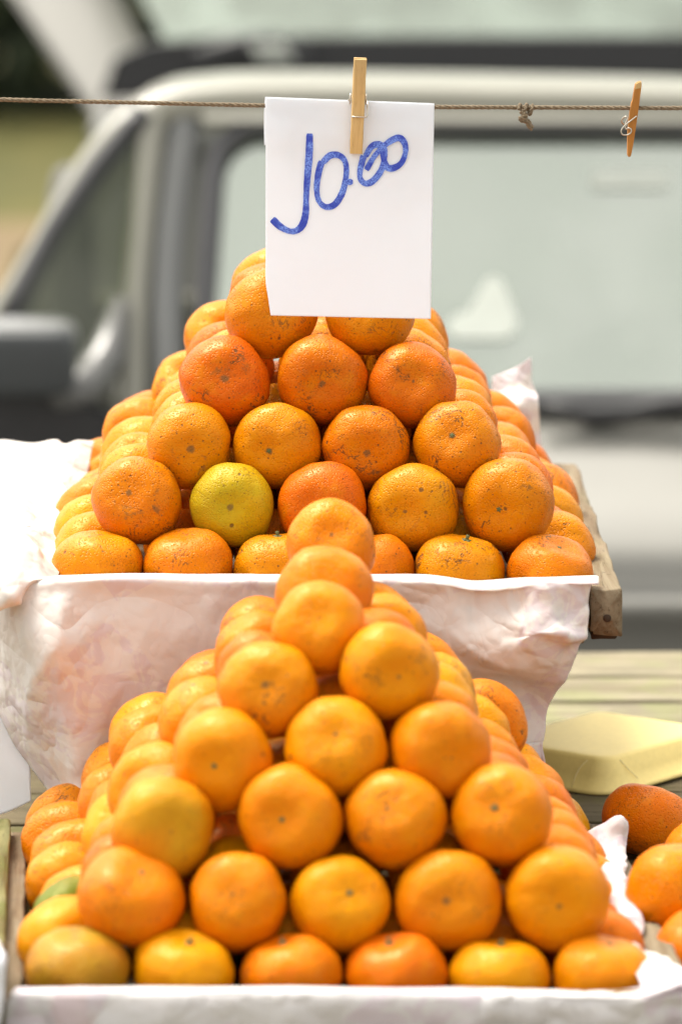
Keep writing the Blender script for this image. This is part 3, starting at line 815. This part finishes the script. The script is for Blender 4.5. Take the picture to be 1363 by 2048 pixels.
front_layers = [
    [(153, 1945, 214, BR, {'scar': .6, 'green': .4, 'stalk': False}), (368, 1944, 206, YO, {'scar': .3}), (580, 1950, 206, D, {'scar': .4}), (790, 1950, 204, D, {'scar': .5}), (998, 1956, 206, YO, {'scar': .2}), (1204, 1960, 206, O, {'scar': .4, 'stalk': False})],
    [(263, 1793, 222, O, {'scar': .3, 'sq': .92, 'ax': (.3, -.5, .8)}), (476, 1802, 200, O, {'scar': .3}), (680, 1808, 200, YO, {'scar': .15}), (895, 1802, 214, O, {'scar': .3}), (1113, 1797, 216, G, {'scar': .1, 'ax': (.0, -1, .05)})],
    [(325, 1658, 210, O, {'scar': .2, 'green': .45, 'd': 'green-tinged orange'}), (580, 1636, 212, O, {'scar': .2}), (790, 1638, 202, G, {'scar': 1.2, 'd': 'dark-scarred golden'}), (1003, 1630, 208, O, {'scar': .3})],
    [(445, 1520, 206, G, {'scar': .2}), (672, 1494, 206, G, {'scar': .2}), (880, 1500, 204, O, {'scar': .3})],
    [(535, 1380, 200, G, {'scar': .8, 'd': 'brown-spotted golden'}), (778, 1344, 198, G, {'scar': .6})],
]
pile('f', 'front pile', front_layers, 3.535, .066, 8, ROT, 0, 'tangerines of the front pyramid')
# ridge of the front pile
for (px, py, w, Y, lk, lab, sc) in ((638, 1255, 192, 3.70, G, 'golden tangerine crowning the front pile, nearest of its top ridge', .3),
                                    (648, 1190, 200, 3.765, O, 'orange tangerine on the front pile ridge, middle one of three', .3),
                                    (662, 1090, 182, 3.90, O, 'glossy orange tangerine topmost on the front pile, before the rear tray', .25)):
    fruit(W(px, py, Y), w / FPX * Y, lk, (.0, -1, .55), lab, 'tangerines of the front pyramid', sc)
# loose fruit at the right
for (px, py, w, Y, lk, lab, sc, ax) in (
        (1292, 1640, 182, 4.04, DR, 'dark rusty orange tangerine with black specks, in front of the foam tray', .55, (.3, .3, 1)),
        (1347, 1788, 208, 3.72, G, 'golden tangerine with grey russet scar, heaped at the right edge', 1.1, (.8, -.8, .1)),
        (1412, 1715, 180, 3.86, O, 'orange tangerine cut by the right edge, between two larger ones', .3, (.3, -.5, .8)),
        (1400, 1915, 205, 3.64, DR, 'shaded rusty tangerine low at the right edge beside the tray', .5, (.2, -.5, .8)),
        (1452, 1840, 200, 3.78, O, 'orange tangerine at the right edge behind the heaped golden one', .5, (.2, -.5, .8))):
    fruit(W(px, py, Y), w / FPX * Y, lk, ax, lab, 'loose tangerines heaped on the right', sc, 0, False, False)

# ------------------------------------------------------------------ papers
def crumple(amp, fr, seed, edge=0.0):
    """creased paper: sharp ridges and valleys where |noise| folds over, at three sizes"""
    o = Vector((seed * 3.1, seed * 1.7, seed * 2.3))
    A = Euler((.4 + seed, .8 * seed, .3)).to_matrix()
    def f(p, u, v):
        q = A @ (p * fr) + o
        w = Vector((noise.noise(q * .6), noise.noise(q * .6 + o), noise.noise(q * .6 - o))) * .6
        a = abs(noise.noise(q + w)); b = abs(noise.noise((q + w) * 2.1 + o)); c = abs(noise.noise((q + w) * 4.7 - o))
        gate = max(0.0, min(1.0, .5 + 1.6 * noise.noise(q * .45 + o * 2)))
        return amp * (2.2 * a + (1.1 * b + .45 * c) * gate + .9 * noise.noise(p * 6 + o) - .5)
    return f
# front drape of the rear tray's tissue liner
Y0 = 4.004
rowsd = [
    [W(35, 1150, 4.09), W(90, 1151, 4.06), W(250, 1147, 4.045), W(450, 1148, 4.045), W(650, 1148, 4.045), W(850, 1149, 4.045), W(955, 1160, 4.045), W(1050, 1155, 4.045), W(1192, 1151, 4.04)],
    [W(15, 1168, 4.05), W(80, 1160, 4.01), W(250, 1152, Y0), W(450, 1157, Y0 + .001), W(650, 1154, Y0), W(850, 1159, Y0), W(955, 1171, Y0), W(1060, 1162, Y0), W(1196, 1158, Y0 - .004)],
    [W(-5, 1198, 4.05), W(62, 1190, Y0 - .004), W(245, 1195, Y0 - .004), W(445, 1195, Y0 - .003), W(650, 1195, Y0 - .003), W(850, 1195, Y0 - .004), W(955, 1198, Y0 - .004), W(1060, 1200, Y0 - .01), W(1180, 1195, Y0 - .004)],
    [W(-30, 1290, 4.08), W(75, 1280, Y0 - .022), W(245, 1285, Y0 - .010), W(445, 1285, Y0 - .006), W(650, 1285, Y0), W(850, 1285, Y0 - .004), W(955, 1285, Y0 - .014), W(1060, 1285, Y0 - .034), W(1178, 1272, Y0 - .012)],
    [W(-5, 1385, 4.08), W(105, 1390, Y0 - .024), W(255, 1390, Y0 - .010), W(445, 1390, Y0 - .004), W(650, 1390, Y0 + .002), W(830, 1390, Y0 + .004), W(930, 1395, Y0 + .002), W(1010, 1395, Y0 + .012), W(1106, 1398, Y0 + .024)],
    [W(60, 1490, 4.07), W(132, 1488, Y0 - .020), W(260, 1490, Y0 - .004), W(445, 1490, Y0 + .002), W(650, 1490, Y0 + .008), W(830, 1490, Y0 + .010), W(920, 1490, Y0 + .002), W(1000, 1490, Y0 - .008), W(1100, 1480, Y0 + .008)],
    [W(125, 1598, 4.05), W(158, 1585, Y0 - .014), W(270, 1590, Y0 + .002), W(445, 1590, Y0 + .008), W(650, 1590, Y0 + .012), W(830, 1590, Y0 + .014), W(920, 1590, Y0 + .006), W(1010, 1590, Y0), W(1104, 1566, Y0 + .004)],
]
cr = crumple(.0075, 11, 2)
def drape_disp(p, u, v):
    k = .25 + .75 * min(1, max(0, (v - .16) / .2))
    k *= .7 + 1.2 * max(0, u - .62) / .38 + .8 * max(0, .25 - u) / .25
    return cr(p, u, v) * k * (0 if v < .14 else 1)
me = net('tissue_paper', rowsd, 200, 120, drape_disp, .00025)
tag(link('tissue_paper', me, M['tissue']), 'crumpled pinkish printed tissue paper hanging over the front of the rear tray', 'paper')
# left part of the liner spilling over the side board
rowsl = [
    [W(-90, 905, 4.50), W(-30, 890, 4.50), W(10, 880, 4.50), W(60, 876, 4.50), W(100, 880, 4.48), W(128, 893, 4.46), W(155, 882, 4.48), W(186, 886, 4.50)],
    [W(-80, 960, 4.38), W(-30, 955, 4.38), W(6, 950, 4.37), W(50, 955, 4.36), W(90, 962, 4.35), W(118, 985, 4.33), W(140, 990, 4.34), W(172, 985, 4.36)],
    [W(-60, 1000, 4.26), W(-25, 1005, 4.26), W(8, 1000, 4.26), W(45, 1008, 4.25), W(80, 1030, 4.24), W(108, 1050, 4.22), W(128, 1050, 4.24), W(150, 1040, 4.26)],
    [W(-70, 1060, 4.15), W(-35, 1060, 4.15), W(0, 1060, 4.15), W(40, 1060, 4.14), W(70, 1080, 4.12), W(90, 1100, 4.11), W(112, 1100, 4.12), W(132, 1090, 4.14)],
    [W(-80, 1130, 4.05), W(-40, 1130, 4.04), W(0, 1125, 4.03), W(35, 1120, 4.02), W(65, 1130, 4.02), W(85, 1140, 4.02), W(105, 1148, 4.03), W(118, 1150, 4.04)],
    [W(-80, 1200, 4.00), W(-40, 1205, 3.99), W(-5, 1210, 3.985), W(25, 1190, 3.985), W(45, 1178, 3.99), W(62, 1168, 3.995), W(80, 1162, 4.00), W(104, 1158, 4.005)],
    [W(-80, 1300, 4.02), W(-50, 1290, 4.015), W(-20, 1280, 4.01), W(-8, 1250, 4.01), W(5, 1225, 4.01), W(20, 1205, 4.01), W(40, 1190, 4.01), W(62, 1180, 4.006)],
]
me = net('tissue_paper', rowsl, 90, 110, crumple(.010, 13, 5), .00025)
tag(link('tissue_paper', me, M['tissue']), 'bright crumpled tissue paper spilling over the left side of the rear tray', 'paper')
# right far corner of the liner standing up
rowsr = [
    [W(985, 752, 4.60), W(1030, 733, 4.61), W(1067, 713, 4.62)],
    [W(985, 790, 4.59), W(1040, 770, 4.60), W(1072, 765, 4.615)],
    [W(1000, 815, 4.57), W(1045, 812, 4.575), W(1077, 806, 4.59)],
    [W(1010, 860, 4.58), W(1050, 862, 4.59), W(1082, 870, 4.60)],
    [W(1030, 930, 4.575), W(1070, 935, 4.58), W(1100, 935, 4.59)],
]
me = net('tissue_paper', rowsr, 40, 50, crumple(.004, 18, 8), .00025)
tag(link('tissue_paper', me, M['tissue']), 'corner of pinkish tissue paper standing up behind the rear pile on the right', 'paper')
# front tray liner: front lip
rowsf = [
    [W(34, 1975, 3.482), W(200, 1974, 3.482), W(600, 1974, 3.486), W(1000, 1977, 3.492), W(1240, 1981, 3.496), W(1330, 1950, 3.56), W(1400, 1945, 3.58)],
    [W(22, 1986, 3.462), W(200, 1982, 3.463), W(600, 1981, 3.468), W(1000, 1986, 3.474), W(1240, 1992, 3.478), W(1345, 1982, 3.480), W(1420, 1982, 3.482)],
    [W(12, 2010, 3.456), W(200, 2008, 3.457), W(600, 2010, 3.462), W(1000, 2015, 3.468), W(1240, 2022, 3.472), W(1350, 2020, 3.474), W(1440, 2020, 3.476)],
    [W(8, 2080, 3.456), W(200, 2080, 3.456), W(600, 2080, 3.462), W(1000, 2080, 3.468), W(1240, 2085, 3.472), W(1350, 2085, 3.474), W(1450, 2085, 3.476)],
    [W(4, 2160, 3.455), W(200, 2160, 3.456), W(600, 2160, 3.462), W(1000, 2160, 3.468), W(1240, 2160, 3.472), W(1350, 2160, 3.474), W(1460, 2160, 3.476)],
]
cf = crumple(.004, 10, 11)
me = net('tissue_paper', rowsf, 140, 50, lambda p, u, v: cf(p, u, v) * (1 if v > .3 else .25), .00025)
tag(link('tissue_paper', me, M['tissue_white']), 'white tissue paper folded over the front edge of the front tray', 'paper')
# liner along the right board with its raised pointed corner
FT = fl.z + .004
def G(a, b, h=0.0): return WZ(a, b, FT + h)
rowsg = [
    [W(1160, 1668, 3.93), W(1182, 1655, 3.93), W(1215, 1640, 3.93), W(1238, 1632, 3.93), W(1252, 1645, 3.935)],
    [W(1175, 1700, 3.90), W(1195, 1700, 3.898), W(1225, 1698, 3.895), W(1245, 1698, 3.90), W(1254, 1702, 3.905)],
    [G(1190, 1735, .01), G(1208, 1738, .015), G(1228, 1738, .018), G(1242, 1740, .018), G(1250, 1744, .014)],
    [G(1203, 1775, .004), G(1220, 1780, .010), G(1240, 1780, .013), G(1258, 1782, .010), G(1268, 1788, .004)],
    [G(1222, 1840, .002), G(1240, 1845, .008), G(1260, 1845, .010), G(1278, 1845, .006), G(1286, 1850, .002)],
    [G(1250, 1905, .001), G(1268, 1910, .006), G(1286, 1905, .008), G(1296, 1900, .004), G(1302, 1905, .001)],
    [G(1275, 1955, .0), G(1300, 1950, .004), G(1322, 1932, .006), G(1345, 1922, .008), G(1368, 1940, .004)],
    [G(1290, 1994, -.001), G(1325, 1986, .002), G(1355, 1976, .003), G(1390, 1970, .003), G(1420, 1975, .002)],
]
me = net('tissue_paper', rowsg, 44, 110, crumple(.0035, 16, 14), .00025)
tag(link('tissue_paper', me, M['tissue_white']), 'white tissue liner with a pointed corner along the right board of the front tray', 'paper')
# white sheets of the neighbour stall at the left
rowsn = [
    [W(-160, 1330, 4.10), W(-90, 1330, 4.09), W(-20, 1360, 4.085), W(40, 1400, 4.08)],
    [W(-160, 1450, 4.09), W(-90, 1450, 4.08), W(-10, 1460, 4.08), W(58, 1480, 4.075)],
    [W(-160, 1540, 4.09), W(-90, 1545, 4.08), W(0, 1550, 4.075), W(62, 1545, 4.07)],
    [W(-160, 1660, 4.09), W(-90, 1655, 4.08), W(5, 1630, 4.075), W(62, 1603, 4.07)],
]
me = net('white_sheet', rowsn, 50, 50, crumple(.004, 10, 19), .00025)
tag(link('white_sheet', me, M['white_paper']), 'plain white paper hanging at the left edge behind the printed tissue', 'paper')
rowsm = [
    [W(-120, 1868, 3.55), W(-50, 1868, 3.55), W(-8, 1875, 3.54), W(8, 1890, 3.53)],
    [W(-120, 1905, 3.44), W(-50, 1905, 3.43), W(2, 1908, 3.425), W(15, 1925, 3.43)],
    [W(-120, 1990, 3.42), W(-50, 1990, 3.42), W(2, 1985, 3.42), W(13, 1985, 3.43)],
    [W(-120, 2110, 3.42), W(-50, 2100, 3.42), W(-15, 2070, 3.42), W(4, 2030, 3.43)],
]
me = net('white_sheet', rowsm, 40, 40, crumple(.003, 14, 23), .00025)
tag(link('white_sheet', me, M['white_paper']), 'white paper over the neighbouring tray at the bottom left corner', 'paper')

# ------------------------------------------------------------------ yellow foam tray, upside down
F0 = WZ(1213, 1517, TZ + .033); u_ = Vector((.63, .776, 0)).normalized(); v_ = Vector((-.78, .625, 0)).normalized()
A_, B_ = .170, .130
ctr = F0 + u_ * A_ / 2 + v_ * B_ / 2; ctr.z = TZ
foam = empty('foam_tray', ctr); tag(foam, 'pale yellow foam food tray lying upside down on the planks', 'tray')
def rr_ring(a, b, r, z, n=7, wav=0):
    P = []
    for cx, cy, a0 in ((a / 2 - r, b / 2 - r, 0), (-a / 2 + r, b / 2 - r, 90), (-a / 2 + r, -b / 2 + r, 180), (a / 2 - r, -b / 2 + r, 270)):
        for k in range(n + 1):
            t_ = math.radians(a0 + 90 * k / n); x = cx + r * math.cos(t_); y = cy + r * math.sin(t_)
            P.append(ctr + u_ * x + v_ * y + Vector((0, 0, z + wav * math.sin(x * 40 + 1) * math.cos(y * 30))))
    return P
rings = [rr_ring(A_ + .026, B_ + .026, .030, .0012, wav=.001), rr_ring(A_ + .028, B_ + .028, .031, .0036, wav=.001), rr_ring(A_ + .022, B_ + .022, .028, .0048, wav=.0008),
         rr_ring(A_ + .012, B_ + .012, .022, .017), rr_ring(A_ + .003, B_ + .003, .016, .0295), rr_ring(A_ - .001, B_ - .001, .014, .0322), rr_ring(A_ - .009, B_ - .009, .016, .0332),
         rr_ring(A_ - .03, B_ - .03, .012, .0330), rr_ring(.03, .02, .008, .0322)]
V = [p for r_ in rings for p in r_]; m = len(rings[0]); F = []
for j in range(len(rings) - 1):
    for i in range(m): F.append((j * m + i, j * m + (i + 1) % m, (j + 1) * m + (i + 1) % m, (j + 1) * m + i))
F.append(tuple((len(rings) - 1) * m + i for i in range(m)))
# underside
lo = len(V); V += [p - Vector((0, 0, .0025)) if j else p for j, r_ in enumerate(rings[:1]) for p in r_]
me = mesh('shell', V[:lo], F)
put(link('shell', me, M['foam']), foam)
def crack(pts):
    v, f = tube([Vector(p) for p in pts], .00035, 5); o = link('crease', mesh('crease', v, f), mat_simple('foam_crease', (.95, .85, .5), .6)); put(o, foam)
def on_side(s, h, side):      # s along, h 0..1 from rim to shoulder
    e = .013 - .0115 * h; z = .0048 + .0245 * h
    if side == 'l': return ctr - u_ * (A_ / 2 + e + .0003) + v_ * s + Vector((0, 0, z))
    return ctr - v_ * (B_ / 2 + e + .0003) + u_ * s + Vector((0, 0, z))
crack([on_side(-.036, .02, 'l'), on_side(-.037, .4, 'l'), on_side(-.039, .7, 'l'), on_side(-.045, 1.0, 'l')])
crack([on_side(-.052, .25, 'r'), on_side(-.058, .5, 'r'), on_side(-.064, .8, 'r'), on_side(-.068, 1.0, 'r')])

# ------------------------------------------------------------------ string, price paper, pegs
SY = 4.135
def twine_at(t_):
    pts = catmull([W(-260, 188, SY), W(0, 199, SY), W(265, 205, SY), W(530, 211, SY), W(700, 214, SY), W(868, 214, SY), W(1100, 215, SY), W(1363, 216, SY), W(1640, 214, SY)], 9 * 40)
    return pts
base = twine_at(0)
def twist(path, rad, sr, pitch, n=6, strands=3, seed=0):
    acc = 0; parts = []
    L = [0]
    for i in range(1, len(path)): L.append(L[-1] + (path[i] - path[i - 1]).length)
    rr = random.Random(seed)
    for s in range(strands):
        P = []; rad_l = []
        for i, p in enumerate(path):
            t_ = (path[min(i + 1, len(path) - 1)] - path[max(i - 1, 0)]).normalized()
            a = Vector((0, 0, 1)) if abs(t_.z) < .8 else Vector((0, 1, 0)); a = (a - t_ * a.dot(t_)).normalized(); b = t_.cross(a)
            w = 2 * math.pi * (L[i] / pitch + s / strands) + .5 * math.sin(L[i] * 60)
            P.append(p + (a * math.cos(w) + b * math.sin(w)) * rad); rad_l.append(sr * rr.uniform(.88, 1.1))
        parts.append(tube(P, rad_l, n))
    # loose fibres
    for i in range(0, len(path), 2):
        p = path[i]; d = Vector((rr.uniform(-1, 1), rr.uniform(-.6, .6), rr.uniform(-1, 1))).normalized()
        q = p + d * rad * 1.6
        parts.append(tube([p, q, q + Vector((rr.uniform(-.002, .002), rr.uniform(-.001, .001), rr.uniform(-.001, .001)))], .00006, 3, caps=False))
    return join(parts)
dense = catmull(base, 1400)
v, f = twist(dense, .00085, .00110, .017, seed=1)
tw = empty('twine', base[len(base) // 2]); tag(tw, 'grey-brown twisted twine stretched across above the fruit piles', 'string')
put(link('cord', mesh('cord', v, f), M['twine']), tw)
kn = []
c0 = W(1050, 217, SY - .002)
P = []
for i in range(60):                     # two turns round the line
    a = 2 * math.pi * 2.2 * i / 59
    P.append(c0 + Vector((-.006 + .012 * i / 59, -.0042 * math.cos(a), .0042 * math.sin(a) - .0008)))
kn.append(twist(P, .0008, .00075, .008, seed=3))
P = catmull([W(1042, 222, SY - .004), W(1050, 232, SY - .007), W(1040, 238, SY - .006), W(1054, 243, SY - .006), W(1058, 252, SY - .005), W(1064, 256, SY - .005)], 50)
kn.append(twist(P, .0014, .0012, .009, seed=4))
v, f = join(kn); put(link('knot', mesh('knot', v, f), M['twine']), tw)

# price sheet folded over the string
PY = SY - .0045
sign = empty('price_sheet', W(697, 208, PY)); tag(sign, 'white paper price sheet with blue handwritten 10.00, pegged to the string', 'price sign')
def PP(px, py):
    """distance of the paper's surface at this spot: slightly bowed, hanging a little forward"""
    u = (px - 531) / 337; v = (py - 200) / 435
    return PY - .001 - .022 * v + .0035 * math.sin(u * math.pi) * (v - .2) + .0012 * math.sin(u * 7 + v * 5) * v - .0035 * math.exp(-((u) / .12) ** 2) * max(0, v - .75) * 3
def SP(px, py, out=0.0): return W(px, py, PP(px, py) - out)
tl, tr_, brr, bll = (531, 195), (868, 208), (861, 638), (541, 631)
rows = []
for v_ in (0, .06, .2, .45, .7, .84, .93, 1.0):
    row = []
    for u in (0, .15, .4, .6, .85, 1.0):
        lx = 531 + (0 if v_ < .84 else (v_ - .84) / .16 * 10); ly = 195 + (631 - 195) * v_
        rx = 868 - 7 * v_; ry = 208 + (638 - 208) * v_
        if v_ == .06: lx -= 1
        row.append((lx + (rx - lx) * u, ly + (ry - ly) * u))
    rows.append([SP(*q) for q in row])
me = net('front_leaf', rows, 60, 90, lambda p, u, v: .0007 * noise.noise(p * 30) + .0004 * noise.noise(p * 90) , .0002)
put(link('front_leaf', me, M['white_paper']), sign)
# part folded back behind the string
rows = [[W(531 + 337 * u, 194 + 13 * u, PY) for u in (0, .5, 1)],
        [W(529.5 + 338 * u, 197 + 13 * u, SY + .006) for u in (0, .5, 1)],
        [W(527.5 + 339 * u, 228 + 13 * u, SY + .0075) for u in (0, .5, 1)],
        [W(528 + 338 * u, 290 + 13 * u, SY + .006) for u in (0, .5, 1)]]
me = net('back_leaf', rows, 30, 30, None, .0002)
put(link('back_leaf', me, M['white_paper']), sign)
# handwriting
strokes = [
    [(619, 267), (618, 308), (614, 360), (612, 395), (611, 426), (605, 449), (593, 461), (578, 462), (560, 453), (544, 438)],
    [(643, 322), (636, 349), (633, 380), (638, 403), (652, 414), (670, 408), (685, 383), (692, 349), (690, 324), (678, 311), (660, 311), (645, 325)],
    [(727, 311), (720, 339), (720, 357), (730, 367), (745, 362), (761, 342), (768, 318), (768, 298), (758, 289), (743, 293), (730, 313)],
    [(732, 340), (748, 313), (766, 293), (784, 280), (799, 276), (809, 288), (810, 306), (802, 326), (786, 336), (773, 334), (767, 318), (764, 303)],
]
def ribbon(pts, w, out, seed):
    C = catmull([Vector((a, b, 0)) for a, b in pts], 70); V = []; F = []; rr = random.Random(seed)
    for i, p in enumerate(C):
        t_ = (C[min(i + 1, 69)] - C[max(i - 1, 0)]).normalized(); n = Vector((-t_.y, t_.x, 0)); ww = w * (1 + .13 * math.sin(i * .21 + seed) + .05 * rr.uniform(-1, 1)) * (.8 if i in (0, 69) else 1)
        a = p + n * ww / 2; b = p - n * ww / 2
        V += [SP(a.x, a.y, out), SP(b.x, b.y, out)]
    for i in range(69): F.append((2 * i, 2 * i + 1, 2 * i + 3, 2 * i + 2))
    return V, F
for k, s in enumerate(strokes):
    v, f = ribbon(s, 13 if k < 1 else 12, .0010 + k * .00005, k)
    o = link('handwriting', mesh('handwriting', v, f), M['ink']); put(o, sign); o['label'] = 'blue marker stroke'
V = [SP(699 + 6.5 * math.cos(a * .628) * (1 + .15 * (a % 2)), 364 + 6.5 * math.sin(a * .628), .0012) for a in range(10)]
o = link('handwriting', mesh('handwriting', V, [tuple(range(10))]), M['ink']); put(o, sign); o['label'] = 'blue marker dot'

def prong(L, w, d0, d1, n=24, notch=True, seed=0):
    """clothes peg half, along Z, width X, depth Y; thinner at the top"""
    V = []; F = []
    for j in range(n + 1):
        t_ = j / n; z = L * (.5 - t_)
        d = d0 + (d1 - d0) * min(1, t_ / .35) if t_ < .35 else d1 - (d1 * .35) * (t_ - .35) / .65
        nt = 0
        if notch and abs(t_ - .40) < .04: nt = .0012 * math.cos((t_ - .40) / .04 * math.pi / 2)
        c = .0008; ww = w / 2 * (1 + .02 * math.sin(j + seed))
        for x, y in ((-ww + c, 0), (ww - c, 0), (ww, c), (ww, d - nt), (-ww, d - nt), (-ww, c)):
            V.append(Vector((x, y, z)))
    for j in range(n):
        for i in range(6): F.append((j * 6 + i, j * 6 + (i + 1) % 6, (j + 1) * 6 + (i + 1) % 6, (j + 1) * 6 + i))
    F.append((5, 4, 3, 2, 1, 0)); F.append(tuple(n * 6 + i for i in range(6)))
    bm = bmesh.new(); vs = [bm.verts.new(v) for v in V]
    for q in F: bm.faces.new([vs[i] for i in q])
    return bm_mesh('prong', bm)
def peg(loc, rot, mat, label, L=.0795, w=.0105):
    root = empty('clothes_peg', loc); tag(root, label, 'clothes peg', 'wooden clothes pegs on the string')
    pa = prong(L, w, .0035, .0062); a = link('prong', pa, mat, root, (0, -.0095, 0)); a.rotation_euler = (math.radians(2.5), 0, 0)
    b = link('prong', prong(L, w, .0035, .0062, seed=3), mat, root, (.0006, .0105, -.0004)); b.rotation_euler = (math.radians(-2.5), 0, math.pi)
    # spring: coil across the peg and two bent legs
    P = []
    for i in range(50):
        t_ = i / 49; ang = 2 * math.pi * 3.5 * t_
        P.append(Vector(((t_ - .5) * (w + .004), .0026 * math.cos(ang), .0040 + .0026 * math.sin(ang))))
    x = w / 2 + .0020
    legA = [P[-1], Vector((x + .0004, -.004, .004)), Vector((x + .0006, -.0085, -.002)), Vector((x + .0006, -.0112, -.0062)), Vector((x, -.0114, -.0078)), Vector((x - .002, -.0108, -.0084)), Vector((-w / 2 + .0006, -.0106, -.0084)), Vector((-w / 2, -.0096, -.0082))]
    legB = [P[0], Vector((-x - .0004, .004, .004)), Vector((-x - .0006, .009, -.002)), Vector((-x, .0118, -.0066)), Vector((w / 2, .0118, -.0084))]
    v, f = join([tube(P, .00065, 7), tube(legA, .00065, 7), tube(legB, .00065, 7)])
    for sx in (-1, 1):
        ring = [Vector((sx * (w / 2 + .0014), .0030 * math.cos(q / 14 * 6.283), .0055 + .0042 * math.sin(q / 14 * 6.283))) for q in range(14)]
        v2, f2 = tube(ring, .0006, 6, closed=True); v, f = join([(v, f), (v2, f2)])
    link('spring', mesh('spring', v, f), M['wire'], root)
    root.rotation_euler = rot
    return root
peg(W(715, 211, SY - .009), Euler((math.radians(2), math.radians(2.4), math.radians(2))), M['pin_wood'], 'pale wooden clothes peg holding the white price sheet')
# second peg seen edge-on
root = empty('clothes_peg', W(1266, 238, SY)); tag(root, 'reddish-brown wooden clothes peg clipped sideways on the string at the right', 'clothes peg', 'wooden clothes pegs on the string')
def plate(name, poly, th, Yc, mat, par):
    bm = bmesh.new(); P = [W(a, b, Yc - th / 2) for a, b in poly]; Q = [p + Vector((0, th, 0)) for p in P]
    a_ = [bm.verts.new(p) for p in P]; b_ = [bm.verts.new(p) for p in Q]; n = len(P)
    bm.faces.new(a_); bm.faces.new(b_[::-1])
    for i in range(n): bm.faces.new((a_[i], b_[i], b_[(i + 1) % n], a_[(i + 1) % n]))
    bmesh.ops.bevel(bm, geom=bm.edges[:], offset=.0004, segments=1, affect='EDGES', clamp_overlap=True)
    o = link(name, bm_mesh(name, bm), mat); put(o, par); return o
plate('prong', [(1276, 164), (1281.5, 163), (1282, 170), (1277, 210), (1270, 258), (1265, 290), (1261, 311), (1259, 314), (1255.5, 314), (1254, 311), (1254, 285), (1255, 258), (1259, 222), (1262, 206), (1265.5, 199), (1268, 178), (1270, 168)], .0085, SY - .0005, M['pin_wood_dark'], root)
plate('peg_tip', [(1276.2, 164.2), (1281.3, 163.2), (1281.5, 169), (1280, 176.5), (1268.5, 179), (1270.2, 168)], .0091, SY - .0005, M['pin_wood'], root)
cc = [(1272, 232), (1262, 240), (1252, 248), (1244, 256), (1241, 263), (1244, 269), (1252, 270), (1260, 266), (1261, 259), (1256, 256), (1251, 258), (1249, 252), (1251, 244), (1254, 237), (1250, 233), (1244, 237), (1242, 244), (1247, 249)]
P = catmull([W(a, b, SY - .0062 + (.010 * max(0, (i - 8)) / 9)) for i, (a, b) in enumerate(cc)], 90)
v, f = tube(P, .0006, 7); put(link('spring', mesh('spring', v, f), M['wire']), root)
